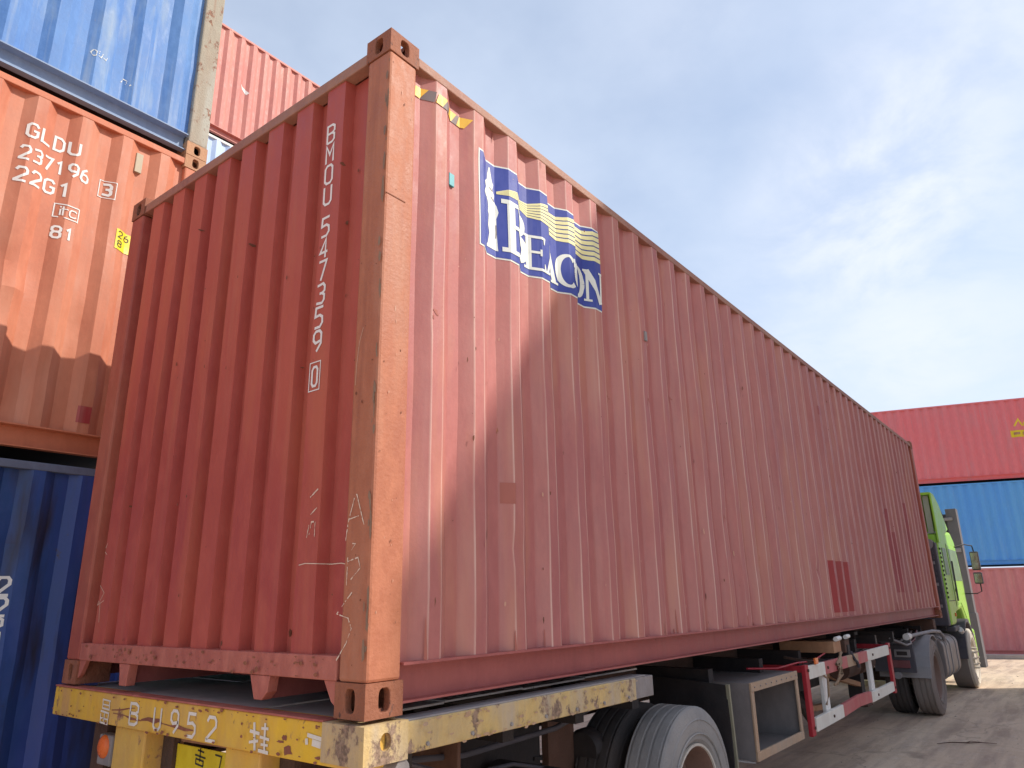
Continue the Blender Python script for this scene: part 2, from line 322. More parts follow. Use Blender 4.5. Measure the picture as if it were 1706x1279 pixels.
m_hazk = mat('hazard_dark', (.16, .13, .13), (.30, .22, .2), rough=.6)
m_stick = mat('sticker_yellow', (.85, .66, .03), None, rough=.4)
m_ink = mat('ink', (.06, .05, .04), None, rough=.6)
m_cyan = mat('cyan_tag', (.10, .42, .46), None, rough=.4)
m_repaint = mat('fresh_red_patch', (.36, .045, .045), (.33, .06, .055), rough=.45, wash=.4, streak=.5, streak_col=(.42, .18, .15))
m_tanpatch = mat('bare_primer_patch', (.40, .138, .10), (.37, .125, .10), rough=.7, wash=.3)
m_repaint2 = mat('old_red_patch', (.37, .105, .10), (.34, .085, .09), rough=.5, wash=.4, streak=.5, streak_col=(.42,.2,.16))
m_beige = mat('beige_vent', (.50, .42, .30), None, rough=.6, rust=.3)
m_lens = mat('orange_lens', (.85, .16, .03), (.8, .2, .05), rough=.25, wash=.1)
m_redlens = mat('dirty_red_lens', (.20, .05, .06), None, rough=.4, dust=.5, dust_col=(.2, .15, .13))
m_green = mat('lime_cab_paint', (.33, .68, .05), (.36, .66, .07), rough=.35, wash=.2, dust=.15, dust_col=(.46, .58, .24), bump=.1)
m_greenin = mat('fairing_inside', (.36, .42, .30), None, rough=.6)
m_grey = mat('grey_mast_paint', (.15, .14, .145), (.12, .115, .12), rough=.7, wash=.4, streak=.4, rust=.2, rust_col=(.17, .10, .08))
m_tank = mat('dusty_tank', (.24, .20, .18), (.19, .165, .155), rough=.5, metal=.3, dust=.6, dust_col=(.26, .215, .19))
m_plastic = mat('dark_grey_plastic', (.075, .07, .085), (.06, .055, .065), rough=.6, dust=.3, dust_col=(.13, .11, .105))
m_fender = mat('pale_dusty_fender', (.27, .255, .26), None, rough=.6, dust=.4, dust_col=(.38, .33, .3))
m_cream_rim = mat('chalky_front_wheel', (.62, .58, .48), (.55, .5, .42), rough=.7, wash=.4, dust=.4, dust_col=(.5, .42, .33))
m_glass = mat('cab_glass', (.20, .30, .16), None, rough=.45)
m_mirror = mat('mirror_glass', (.62, .66, .55), None, rough=.08, metal=.9)
m_box = mat('toolbox_steel', (.24, .215, .205), (.19, .17, .165), rough=.6, wash=.5, dust=.4, dust_col=(.20, .16, .15), bump=.2)
m_boxedge = mat('toolbox_worn_edge', (.44, .28, .17), (.40, .30, .22), rough=.7, wash=.6, rust=.5, rust_scale=14, rust_col=(.25, .17, .12), bump=.4)
m_rope = mat('dirty_rope', (.33, .22, .14), None, rough=.9, bump=.5)
m_olive = mat('olive_flap_edge', (.28, .26, .18), None, rough=.7, rust=.3)

# ---------------------------------------------------------------- ground
def ground():
    m = bpy.data.materials.new('dusty_yard'); m.use_nodes = True; t = m.node_tree; n = t.nodes; l = t.links; b = n['Principled BSDF']
    b.inputs['Roughness'].default_value = .9; b.inputs['Specular IOR Level'].default_value = .15
    co = n.new('ShaderNodeTexCoord')
    def nz_(sc3, s, d=6, r=.6):
        mp = n.new('ShaderNodeMapping'); mp.inputs['Scale'].default_value = sc3; mp.inputs['Rotation'].default_value = (0, 0, R(8)); l.new(co.outputs['Object'], mp.inputs[0])
        q = n.new('ShaderNodeTexNoise'); q.inputs['Scale'].default_value = s; q.inputs['Detail'].default_value = d; q.inputs['Roughness'].default_value = r; l.new(mp.outputs[0], q.inputs['Vector']); return q.outputs['Fac']
    def cr(f, st):
        r = n.new('ShaderNodeValToRGB')
        while len(r.color_ramp.elements) < len(st): r.color_ramp.elements.new(.5)
        for e, (p, c) in zip(r.color_ramp.elements, st): e.position = p; e.color = (*c, 1)
        l.new(f, r.inputs[0]); return r.outputs[0]
    def mx_(f, a, c, bt='MIX'):
        q = n.new('ShaderNodeMix'); q.data_type = 'RGBA'; q.blend_type = bt
        if isinstance(f, float): q.inputs[0].default_value = f
        else: l.new(f, q.inputs[0])
        l.new(a, q.inputs[6])
        if isinstance(c, tuple): q.inputs[7].default_value = (*c, 1)
        else: l.new(c, q.inputs[7])
        return q.outputs[2]
    c = cr(nz_((1, 1, 1), .8), [(.25, (.56, .42, .30)), (.75, (.72, .57, .42))])
    c = mx_(cr(nz_((.12, 1, 1), 5.5, 5, .6), [(.46, (0, 0, 0)), (.68, (.75, .75, .75))]), c, (.40, .30, .24))      # long tyre smears
    c = mx_(cr(nz_((1, 1, 1), 9), [(.52, (0, 0, 0)), (.75, (.6, .6, .6))]), c, (.66, .56, .46))
    c = mx_(cr(nz_((1, 1, 1), 60, 3), [(.62, (0, 0, 0)), (.7, (.5, .5, .5))]), c, (.20, .15, .12))
    vo = n.new('ShaderNodeTexVoronoi'); vo.feature = 'DISTANCE_TO_EDGE'; vo.inputs['Scale'].default_value = .55
    wv = n.new('ShaderNodeMix'); wv.data_type = 'VECTOR'; wv.inputs[0].default_value = .38; l.new(co.outputs['Object'], wv.inputs[4])
    nn = n.new('ShaderNodeTexNoise'); nn.inputs['Scale'].default_value = 2.5; nn.inputs['Detail'].default_value = 6; l.new(co.outputs['Object'], nn.inputs['Vector']); l.new(nn.outputs['Color'], wv.inputs[5]); l.new(wv.outputs[1], vo.inputs['Vector'])
    c = mx_(cr(vo.outputs['Distance'], [(0.0, (.42, .42, .42)), (.008, (0, 0, 0))]), c, (.26, .19, .15))
    wa_ = n.new('ShaderNodeTexWave'); wa_.wave_type = 'BANDS'; wa_.bands_direction = 'Y'; wa_.inputs['Scale'].default_value = .62; wa_.inputs['Distortion'].default_value = 2.2; wa_.inputs['Detail'].default_value = 3; wa_.inputs['Detail Scale'].default_value = .6
    l.new(co.outputs['Object'], wa_.inputs['Vector'])
    tr_ = n.new('ShaderNodeMath'); tr_.operation = 'MULTIPLY'; l.new(cr(wa_.outputs['Fac'], [(.62, (0, 0, 0)), (.80, (.6, .6, .6))]), tr_.inputs[0]); l.new(cr(nz_((.3, 1, 1), 3, 6, .7), [(.42, (0, 0, 0)), (.6, (1, 1, 1))]), tr_.inputs[1])
    c = mx_(tr_.outputs[0], c, (.36, .265, .20))
    c = mx_(cr(nz_((1, 1, 1), 1.7, 4, .5), [(.63, (0, 0, 0)), (.72, (.55, .55, .55))]), c, (.24, .18, .145))
    l.new(c, b.inputs['Base Color'])
    bp = n.new('ShaderNodeBump'); bp.inputs['Strength'].default_value = .5; bp.inputs['Distance'].default_value = .02
    l.new(nz_((.4, 1, 1), 14, 8, .65), bp.inputs['Height']); l.new(bp.outputs[0], b.inputs['Normal'])
    xs = [-300, -60, -20, -8, 0, 6, 12, 16, 19, 22, 25, 30, 60, 400]; ys = [-300, -60, -20, -8, -3, 0, 3, 6, 10, 20, 60, 400]
    gz = lambda x: 0.0 if x < 16 else -.25*min(1, (x-16)/9)
    vs = [(x, y, gz(x)) for x in xs for y in ys]; ny = len(ys)
    fs = [(i*ny+j, (i+1)*ny+j, (i+1)*ny+j+1, i*ny+j+1) for i in range(len(xs)-1) for j in range(ny-1)]
    MB().add(vs, fs).build('ground', m, kind='structure')
ground()

# ---------------------------------------------------------------- shipping containers
WDT = 2.438
def side_profile(L_, phase, pitch=.278, fo=.072, sl=.068):
    """break points (x, depth) of the corrugated side between the posts; depth 0 = outer flat"""
    pts = [(.165, 1.0)]; k = 0
    x = phase
    while x-sl < .17: x += pitch
    while x+fo+sl < L_-.17:
        pts += [(x-sl, 1.0), (x, 0.0), (x+fo, 0.0), (x+fo+sl, 1.0)]; x += pitch
    pts.append((L_-.165, 1.0)); return pts
def interp(pts, x):
    if x <= pts[0][0]: return pts[0][1]
    for a, b in zip(pts, pts[1:]):
        if x <= b[0]: return a[1]+(b[1]-a[1])*(x-a[0])/max(1e-9, b[0]-a[0])
    return pts[-1][1]
def container(label, loc, rz, L_, H, mats, phase=.305, pitch=.278, group=None, dents=(), wob=.003, seed=0, simple=False, cat='container', rows=22, panels='both', endwall=True, outer=.005, deep=.043):
    """mats: wall, end, rail, top_rail, post_front, post_end, cast, sill"""
    t = thing('shipping_container', label, cat, loc, rz, group)
    W, E_ = mats['wall'], mats.get('end', mats['wall']); RL = mats.get('rail', W); TR = mats.get('top_rail', RL)
    CA = mats.get('cast', RL); PO = mats.get('post', RL); SI = mats.get('sill', RL)
    bev = 0 if simple else .005
    # castings with oval holes
    def casting(cx, cy, cz, sx, sy, sz):
        b = MB(); a, bb, c = .178, .162, .118
        def T(p): return (cx+sx*p[0], cy+sy*p[1], cz+sz*p[2])
        def plate(ax, w1, w2, hw, hh):
            n = 16; rim = []; hole = []; inn = []
            for k in range(n):
                th = 2*math.pi*(k+.5)/n; c_, s_ = math.cos(th), math.sin(th)
                kk = 1/max(abs(c_), abs(s_)); rim.append((w1/2+w1/2*c_*kk, w2/2+w2/2*s_*kk))
                e = .6; hole.append((w1/2+hw*math.copysign(abs(c_)**e, c_), w2/2+hh*math.copysign(abs(s_)**e, s_)))
            for kcorner in range(n):
                p = rim[kcorner]
            def P3(p, d):
                q = [p[0], p[1]]; q.insert(ax, d); return T(q)
            cor = [(0, 0), (w1, 0), (w1, w2), (0, w2)]
            vs = [P3(p, 0) for p in rim]+[P3(p, 0) for p in hole]+[P3(p, .03) for p in hole]+[P3(p, 0) for p in cor]
            fs = [(k, (k+1) % n, n+(k+1) % n, n+k) for k in range(n)]+[(n+k, n+(k+1) % n, 2*n+(k+1) % n, 2*n+k) for k in range(n)]
            # corner fillers
            for ci, (qx, qy) in enumerate(cor):
                best = sorted(range(n), key=lambda k: abs(rim[k][0]-qx)+abs(rim[k][1]-qy))[:2]
                fs.append((best[0], best[1], 3*n+ci))
            b.add(vs, fs)
        plate(0, bb, c, .026, .040)      # end face
        plate(1, a, c, .026, .040)       # side face
        plate(2, a, bb, .032, .055)      # top or bottom face
        b.add([T(p) for p in [(a, 0, 0), (a, bb, 0), (a, bb, c), (a, 0, c), (0, bb, 0), (0, bb, c), (0, 0, c)]],
              [(0, 1, 2, 3), (1, 4, 5, 2), (6, 3, 2, 5)])
        return b.build('corner_casting', CA, t, bevel=0 if simple else .004)
    for x, sx in ((0, 1), (L_, -1)):
        for y, sy in ((0, 1), (WDT, -1)):
            for z, sz in ((0, 1), (H, -1)):
                if simple: MB().box(*sorted((x, x+sx*.178)), *sorted((y, y+sy*.162)), *sorted((z, z+sz*.118))).build('corner_casting', CA, t)
                else: casting(x, y, z, sx, sy, sz)
            # corner post: an L of two flanges, its outer faces a hair behind the castings
            xa, xb2 = sorted((x+sx*.003, x+sx*.168)); ya, yb = sorted((y+sy*.003, y+sy*.152))
            MB().box(xa, xb2, ya, yb, .118, H-.118).build('corner_post', (mats.get('post_near') if (x == 0 and y == 0 and mats.get('post_near')) else PO), t, bevel=.012 if not simple else 0)
    for y, sy in ((0, 1), (WDT, -1)):
        f = lambda a, b_: sorted((y+sy*a, y+sy*b_))
        MB().box(.179, L_-.179, *f(.002, .062), H-.096, H-.045).build('top_side_rail', TR, t, bevel=bev)
        r = MB()
        r.box(.179, L_-.179, *f(.072, .080), .042, .168)
        r.box(.179, L_-.179, *f(.000, .080), .166, .176)
        r.box(.179, L_-.179, *f(.020, .080), .034, .042)
        r.build('bottom_side_rail', RL, t)
    for x, sx in ((0, 1), (L_, -1)):
        g = lambda a, b_: sorted((x+sx*a, x+sx*b_))
        MB().box(*g(.006, .066), .163, WDT-.163, H-.112, H-.052).build('top_end_rail', TR, t, bevel=bev)
        MB().box(*g(.002, .08), .163, WDT-.163, .120, .205).build('bottom_end_rail', SI, t, bevel=bev)
    # side panels
    prof = side_profile(L_, phase, pitch)
    xs = sorted(set(p[0] for p in prof))
    z0, z1 = .176, H-.096; zs = [z0+(z1-z0)*i/rows for i in range(rows+1)]
    def D(x, z):
        d = outer+deep*interp(prof, x)
        if wob:
            ed = min(1, (z-z0)/.25, (z1-z)/.25); ed = max(0, ed)
            d += ed*wob*2.2*noise.noise(Vector((x*2.1+seed, seed*3.1, z*1.6)))+ed*wob*.9*noise.noise(Vector((x*7+seed, 2.2, z*4)))
            for (dx, dz, r, a) in dents:
                q = ((x-dx)**2+(z-dz)**2)/(r*r)
                if q < 9: d += a*math.exp(-q)*ed
        return d
    # extra columns on the flats so dents read
    Dx = D; xx = []
    for a, b_ in zip(xs, xs[1:]):
        xx.append(a)
        if wob and b_-a > .05 and not simple: xx += [a+.007, (a+b_)/2, b_-.007]
    xx.append(xs[-1])
    tab = [[Dx(a, b_) for b_ in zs] for a in xx]
    def D(x, z):                                            # the built surface itself: bilinear over the grid
        i = min(max(bisect.bisect_right(xx, x)-1, 0), len(xx)-2); j = min(max(bisect.bisect_right(zs, z)-1, 0), len(zs)-2)
        u = (x-xx[i])/(xx[i+1]-xx[i]); v = (z-zs[j])/(zs[j+1]-zs[j])
        return (tab[i][j]*(1-u)+tab[i+1][j]*u)*(1-v)+(tab[i][j+1]*(1-u)+tab[i+1][j+1]*u)*v
    def grid(fn, name, m, us, vs_, rev=False):
        n = len(vs_); V = [fn(u, v) for u in us for v in vs_]
        F = [(i*n+j, (i+1)*n+j, (i+1)*n+j+1, i*n+j+1) for i in range(len(us)-1) for j in range(n-1)]
        return MB().add(V, F).build(name, m, t, smooth=14)
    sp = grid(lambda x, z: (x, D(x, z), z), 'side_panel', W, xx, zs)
    ridges = [p[0] for p in prof if p[1] == 0.0]
    wa = sp.data.attributes.new('ridge_wear_slope_light', 'FLOAT', 'POINT')
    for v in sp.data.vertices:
        wa.data[v.index].value = 1.0 if any(abs(v.co.x-q) < 1e-4 for q in ridges) else (.16 if any(-.066 < v.co.x-q < -.0001 for q in ridges[::2]) else (.10 if any(abs(v.co.x-q+.068) < .002 for q in ridges[::2]) else 0.0))  # ridges worn; slopes facing the near end painted paler, as if lit more
    grid(lambda x, z: (x, WDT-(outer+deep*interp(prof, x)), z), 'side_panel', W, xs, [z0, z1])
    # end walls
    ep = []; y = 2.29-.2455*9
    ep = [(.155, 1.0)]
    for k in range(9, -1, -1):
        yo = 2.29-.2455*k                                      # outer flat ends here (towards +y), steep flank on the camera side below
        a0 = yo; 
        # going up in y: inner ... flank (yo-.022 -> yo) ... outer flat (yo -> yo+.105) ... flank ... inner
        if yo-.012 > .156 and yo+.15 < WDT-.153:
            ep += [(yo-.010, 1.0), (yo, 0.0), (yo+.132, 0.0), (yo+.144, 1.0)]
    ep.append((WDT-.153, 1.0))
    eys = []
    for a, b_ in zip(ep, ep[1:]):
        eys.append(a[0])
    eys.append(ep[-1][0])
    def DE(yv, z): 
        d = .016+.054*interp(ep, yv)
        if wob: 
            ed = max(0, min(1, (z-.21)/.25, (z1-z)/.25)); d += ed*wob*1.6*noise.noise(Vector((yv*2.5, seed+9, z*1.2)))
        return d
    ezs = [.205+(H-.112-.205)*i/14 for i in range(15)]
    grid(lambda yv, z: (DE(yv, z), yv, z), 'front_panel', E_, eys, ezs)
    # far end: a pair of doors with locking bars
    for k in (0, 1):
        ya = .155+k*1.066; d_ = MB().box(L_-.06, L_-.02, ya, ya+1.062, .205, H-.112).build('cargo_door', E_, t)
        for q in (.22, .84):
            MB().tube([(L_-.012+.012, ya+q, .15), (L_+.0, ya+q, H-.08)], .017, 8).build('locking_bar', CA, d_)
    # roof and floor
    MB().box(.05, L_-.05, .05, WDT-.05, H-.062, H-.056).build('roof_panel', W, t)
    MB().box(.10, L_-.10, .085, WDT-.085, .125, .165).build('floor', m_dark, t)
    return t, D, DE, prof, zs, ep

MAINM = dict(wall=m_maroon, end=m_maroon_end, rail=m_raildk, top_rail=m_roofrail, post=m_orangeend, post_near=m_orangepost, cast=m_casting, sill=m_sill)
dents = [(.325, 2.87-1.26+1.26-.0-.0, .05, .014), (2.73, 1.73+1.26, .06, .012), (2.31, 2.0, .05, .01), (2.9, 1.68, .05, -.008), (.79, .9, .06, .01), (5.1, .45, .12, -.02), (5.2, .75, .05, .02), (3.6, 1.9, .08, .01)]
dents = [(.325, 1.609, .045, .012), (2.31, 1.62, .05, .012), (2.73, 1.73, .06, .014), (1.85, 1.55, .04, .012), (.88, .62, .05, .01), (5.1, .42, .10, -.018), (5.6, .62, .05, .018), (5.0, 2.0, .06, .01), (3.4, .95, .10, .006), (8.2, 1.9, .1, .01)]
main, D0, DE0, prof0, zs0, ep0 = container('forty foot maroon container with a blue BEACON emblem, riding on the yellow trailer', (0, 0, 1.26), 0, 12.192, 2.896, MAINM, phase=.305, dents=dents, wob=.0035, rows=30)
xb0 = [p[0] for p in prof0] + [(a[0]+b[0])/2 for a, b in zip(prof0, prof0[1:]) if b[0]-a[0] > .05]
side = dict(depth=D0, xb=xb0, zb=zs0)
# tunnel webs and lugs under the front sill
for y, wd_, pt in ((1.768, .105, .0), (.632, .135, .03)):
    MB().prism([(y-wd_/2, .119), (y+wd_/2, .119), (y+wd_/2*.7, .07), (y+.03, .02+pt*.3), (y-.03+pt*.6-.01, .02+pt*.3), (y-wd_/2*.85, .06)], 0, .004, .05).build('tunnel_lug', m_sill, main, bevel=.003)
    MB().box(.05, 3.2, y-.012, y+.012, .03, .119).build('tunnel_web', m_raildk, main)
for y, s in ((.163, 1), (WDT-.163, -1)):
    MB().prism([(y, .119), (y+s*.075, .119), (y+s*.03, .05), (y, .03)], 0, .01, .03).build('gusset_plate', m_sill, main)
for i in range(20):
    MB().box(.5+i*.58, .545+i*.58, .085, WDT-.085, .04, .124).build('cross_member', m_raildk, main)
# weld seam on near post + post dent strip
MB().box(.0015, .12, .0005, .002, 2.048, 2.052).build('weld_seam', m_casting, main)
# emblem (coordinates measured above ground; local z = -1.26)
Z = 1.26
X0, X1, Z0, Z1 = .618, 1.785, 3.312-Z, 3.860-Z
def inv(xa, za):                                          # photo measurement on the outer plane -> point on the folded wall
    x = xa
    for _ in range(25): x = .5*x+.5*(xa+(xa+1.794)*D0(x, 2.2)/2.045)
    return (x, 1.65-Z+(za+Z-1.65)*(1+D0(x, 2.2)/2.045))
drape([rect(X0, X1, Z0, Z1)], 'emblem_border', m_embw, main, **side, off=.0016)
embp = dict(side)
drape([rect(X0+.009, X1-.009, Z0+.009, Z1-.009)], 'emblem_field', m_emb, main, **side, off=.0030)
def poly_tris(pts):   # fan from centroid-free simple quads
    return [[a, b, c] for a, b, c in [(pts[0], pts[i], pts[i+1]) for i in range(1, len(pts)-1)]]
lh = [  # lighthouse silhouette as a stack of trapezoids (zl, xl0, xl1) top to bottom
 (3.775, .686, .694), (3.735, .676, .703), (3.700, .672, .712), (3.685, .660, .722), (3.655, .668, .714), (3.625, .655, .728), (3.600, .668, .722), (3.575, .676, .746), (3.545, .680, .762),
 (3.520, .676, .752), (3.500, .682, .742), (3.440, .676, .742), (3.400, .684, .744), (3.345, .672, .748), (3.322, .664, .752)]
st = []
for a, b in zip(lh, lh[1:]): st.append([[inv(a[1], a[0]-Z), inv(a[2], a[0]-Z), inv(b[2], b[0]-Z), inv(b[1], b[0]-Z)]])
drape([[q[0] for q in st]], 'emblem_lighthouse', m_embw, main, **side, off=.0044)
for q in ([(.735, 3.46-Z), (.738, 3.42-Z), (.732, 3.385-Z)], [(.69, 3.660-Z), (.715, 3.645-Z)], [(.70, 3.61-Z), (.725, 3.59-Z)]):
    drape([thick([inv(*p_) for p_ in q], .006)], 'emblem_shading', m_greysteel, main, **side, off=.0058)
# wave stripes: six ribbons fanning out from the lamp
def lerp(tb, x):
    for a, b in zip(tb, tb[1:]):
        if x <= b[0]: return a[1]+(b[1]-a[1])*(x-a[0])/(b[0]-a[0])
    return tb[-1][1]
topc = [(.79, 3.705), (.87, 3.732), (1.0, 3.748), (1.21, 3.790), (1.5, 3.822), (1.785, 3.846)]
botc = [(.79, 3.695), (.87, 3.690), (1.0, 3.690), (1.21, 3.650), (1.5, 3.636), (1.785, 3.622)]
for k in range(6):
    pts = []; ws = []
    for i in range(19):
        x = .80+i/18*(1.768-.80); a, b = lerp(topc, x), lerp(botc, x); pts.append((x, a+(b-a)*(k+.5)/6-Z+.006*math.sin(x*22))); ws.append(max(.0025, (a-b)/6*.76))
    drape([thick(pts, ws)], 'emblem_wave_stripe', m_emby, main, **side, off=.0044)
# serif word BEACON, growing smaller after B
def serif(ch, x, z, w_, h_):
    t_ = w_*.25; h2 = w_*.07; q = []
    def st_(pts, wd_): q.append(thick([(x+a*w_, z+b*h_) for a, b in pts], wd_ if not isinstance(wd_, list) else list(wd_)))
    def ell(cx, cy, rx, ry, a0, a1, wmin, wmax, n=16):
        ps = arc(cx, cy, rx, ry, a0, a1, n); ws = [wmin+(wmax-wmin)*abs(math.cos(R(a0+(a1-a0)*i/n)))**1.3 for i in range(n+1)]; st_(ps, ws)
    if ch == 'B':
        st_([(.25, 0), (.25, 1)], t_); st_([(.0, .015), (.6, .015)], h2*1.6); st_([(.0, .985), (.55, .985)], h2*1.6)
        ell(.5, .76, .36, .225, 90, -90, h2*1.2, t_*.95); ell(.5, .27, .46, .255, 90, -90, h2*1.2, t_*1.1); st_([(.3, .53), (.55, .53)], h2*1.4)
    if ch == 'E':
        st_([(.25, 0), (.25, 1)], t_); st_([(.0, .02), (.95, .02)], h2*1.5); st_([(.0, .98), (.9, .98)], h2*1.5); st_([(.3, .52), (.7, .52)], h2*1.4)
        st_([(.92, 0), (.88, .22)], [h2*1.8, h2*.6]); st_([(.88, 1), (.86, .80)], [h2*1.8, h2*.6]); st_([(.70, .62), (.70, .42)], h2)
    if ch == 'A':
        st_([(.12, 0), (.5, 1)], h2*1.5); st_([(.5, 1.02), (.88, 0)], t_*.95); st_([(.25, .35), (.72, .35)], h2*1.3)
        st_([(-.05, .015), (.3, .015)], h2*1.3); st_([(.66, .015), (1.1, .015)], h2*1.3)
    if ch == 'C':
        ell(.52, .5, .42, .48, 48, 180, h2*1.5, t_); ell(.52, .5, .42, .48, 180, 312, h2*1.5, t_); st_([(.86, .98), (.88, .70)], [h2*1.2, h2*2.2])
    if ch == 'O':
        ell(.5, .5, .40, .48, 0, 180, h2*1.5, t_*1.2); ell(.5, .5, .40, .48, 180, 360, h2*1.5, t_*1.2)
    if ch == 'N':
        st_([(.16, 0), (.16, 1)], h2*1.6); st_([(.12, 1), (.86, 0)], t_*.95); st_([(.88, 0), (.88, 1)], h2*1.6)
        st_([(0, .015), (.34, .015)], h2*1.3); st_([(-.04, .985), (.25, .985)], h2*1.3); st_([(.72, .985), (1.04, .985)], h2*1.3)
    return q
for ch, x, z, w_, h_ in (('B', .822, 3.368, .225, .290), ('E', 1.030, 3.360, .150, .200), ('A', 1.168, 3.360, .165, .200), ('C', 1.330, 3.360, .160, .200), ('O', 1.470, 3.360, .155, .200), ('N', 1.625, 3.360, .148, .200)):
    drape(serif(ch, x, z-Z, w_, h_), 'emblem_letter', m_embw, main, **side, off=.0048)
# hazard tape under the top rail
tp = []
tk = []
for a in (.185, .30, .405, .49):
    tp.append([[(a, 2.675), (a+.045, 2.675), (a+.085, 2.735), (a+.02, 2.735)]])
for a in (.245, .355, .455):
    tk.append([[(a-.01, 2.675), (a+.05, 2.675), (a+.06, 2.735), (a+.02, 2.735)]])
for q in tp: drape([[q[0]]], 'hazard_stripe', m_hazy, main, **side, off=.004)
for q in tk: drape([[q[0]]], 'hazard_stripe', m_hazk, main, **side, off=.0028)
# tag, small vent, repair patches
MB().box(.432, .468, D0(.45, 2.35)-.012, D0(.45, 2.35)+.002, 2.305, 2.372).build('data_tag', m_cyan, main, bevel=.002)
MB().box(2.295, 2.325, D0(2.3, 2.03)-.01, D0(2.3, 2.03)+.003, 2.02, 2.085).build('small_vent', m_greysteel, main)
drape([rect(.80, .872, .815, .912)], 'primer_patch', m_tanpatch, main, **side, off=.0015)
for a in (6.05, 6.33, 6.61): drape([rect(a+.03, a+.24, .215, .72)], 'repaint_patch', m_repaint, main, **side, off=.0015)
drape([rect(6.40, 6.60, 2.30, 2.40)], 'repaint_patch', m_repaint2, main, **side, off=.0015)
for a, h_ in ((9.0, 1.1), (9.28, .8), (10.4, 1.3)): drape([rect(a, a+.20, .40, .4+h_)], 'repaint_patch', m_repaint2, main, **side, off=.0015)
# serial number down the front wall and chalk marks
xbe = [p[0] for p in ep0]; zbe = [.205+(2.896-.112-.205)*i/14 for i in range(15)]
endk = dict(depth=DE0, xb=xbe, zb=zbe, kind='end')
flip = lambda strokes, yc: [[[(2*yc-p[0], p[1]) for p in q] for q in s_] for s_ in strokes]
ser = []
zt = 3.838
for ch, ztop in zip('BMOU547359', (3.838, 3.728, 3.618, 3.508, 3.345, 3.235, 3.125, 3.012, 2.900, 2.788)):
    ser.append((ch, ztop-.098))
sts = []
for ch, z in ser: drape(flip(glyph(ch, .392, z-Z, .052, .094, .0125), .416), 'serial_character', m_white, main, **endk, off=.002)
drape(flip(glyph('0', .398, 2.535-Z, .036, .085, .0115)+[thick([(.380, 2.515-Z), (.380, 2.642-Z), (.452, 2.642-Z), (.452, 2.515-Z), (.380, 2.515-Z)], .005)], .416), 'check_digit', m_white, main, **endk, off=.002)
def rough_line(pts, wd_, rn):
    q = []
    for a, b in zip(pts, pts[1:]):
        n = max(2, int((Vector(b)-Vector(a)).length/.008))
        q += [(a[0]+(b[0]-a[0])*i/n+rn.uniform(-.0006, .0006), a[1]+(b[1]-a[1])*i/n) for i in range(n)]
    q.append(pts[-1]); ws = [wd_*rn.choice((.25, .5, .7, .9, 1.1, 1.3)) for _ in q]
    return [f for f, w_ in zip(thick(q, ws), ws) if rn.random() > .12]
chr_ = random.Random(3)
def chalk(strs, name='chalk_mark', wd_=.0042, dfn=None):
    drape([rough_line(s_, wd_, chr_) for s_ in strs], name, m_chalk, main, depth=dfn or (lambda y, z: .003), kind='end', off=.0018)['kind'] = 'stuff'
chalk([[(.145, .612), (.135, .68), (.10, .785), (.092, .78), (.045, .665)], [(.135, .69), (.075, .70)]])
chalk([[(.128, .45), (.128, .55)], [(.105, .60), (.088, .598), (.11, .575)], [(.128, .535), (.07, .548), (.055, .51), (.105, .47)]])
chalk([[(.095, .425), (.16, .365), (.175, .35), (.11, .335), (.09, .30), (.115, .25), (.165, .19)]])
chalk([[(.395, .80), (.345, .83)], [(.385, .73), (.345, .755)], [(.40, .64), (.39, .69)], [(.385, .65), (.375, .70), (.35, .70), (.35, .64)]], dfn=lambda y, z: DE0(y, z), wd_=.005)
drape([thick([(.44, .535), (.40, .54), (.36, .538), (.30, .535), (.24, .536), (.175, .525)], .0035)], 'chalk_mark', m_chalk, main, **endk, off=.002)
drape([thick(s_, .003) for s_ in ([(2.16, .72), (2.19, .68), (2.15, .66)], [(2.20, .60), (2.18, .57)], [(2.18, .50), (2.12, .46), (2.17, .40), (2.11, .42)], [(2.17, .42), (2.20, .33)], [(2.15, .41), (2.13, .31)])], 'chalk_mark', m_chalk, main, **endk, off=.002)

# scuffs and rust flecks
rnd = random.Random(11)
def fleck(cy, cz, ry, rz, n=9):
    k = [1+.4*rnd.uniform(-1, 1) for _ in range(n)]
    return [[(cy+ry*k[i]*math.cos(2*math.pi*i/n), cz+rz*k[i]*math.sin(2*math.pi*i/n)) for i in range(n)]]
m_scuff = mat('scuffed_metal', (.24, .15, .10), (.34, .23, .15), rough=.7, wash=.6)
m_fleck = mat('rust_fleck', (.20, .075, .04), (.14, .06, .04), rough=.8)
m_pale = mat('pale_scrape', (.60, .34, .24), None, rough=.7)
flat = lambda y, z: .0032
def specks(name, m, par, n, ax, bx_, az, bz, r0, r1, asp, **k):
    st = [fleck(rnd.uniform(ax, bx_), rnd.uniform(az, bz), (q := rnd.uniform(r0, r1)), q*rnd.uniform(*asp), 7) for _ in range(n)]
    o = drape(st, name, m, par, **k); o['kind'] = 'stuff'; return o
random.seed(5)
me_off = .0012
specks('post_scuff', m_scuff, main, 34, .003, .020, .15, 2.75, .002, .008, (1.5, 9), depth=flat, kind='end', off=.0012)
specks('post_fleck', m_fleck, main, 16, .012, .150, .15, 2.7, .0008, .0035, (.6, 2.5), depth=flat, kind='end', off=.0010)
specks('post_fleck', m_fleck, main, 16, .014, .158, .15, 2.75, .0008, .003, (.6, 2.5), depth=flat, kind='side', off=.0010)
specks('post_scrape', m_pale, main, 14, .010, .158, .2, 2.7, .0008, .0028, (1, 7), depth=flat, kind='side', off=.0010)
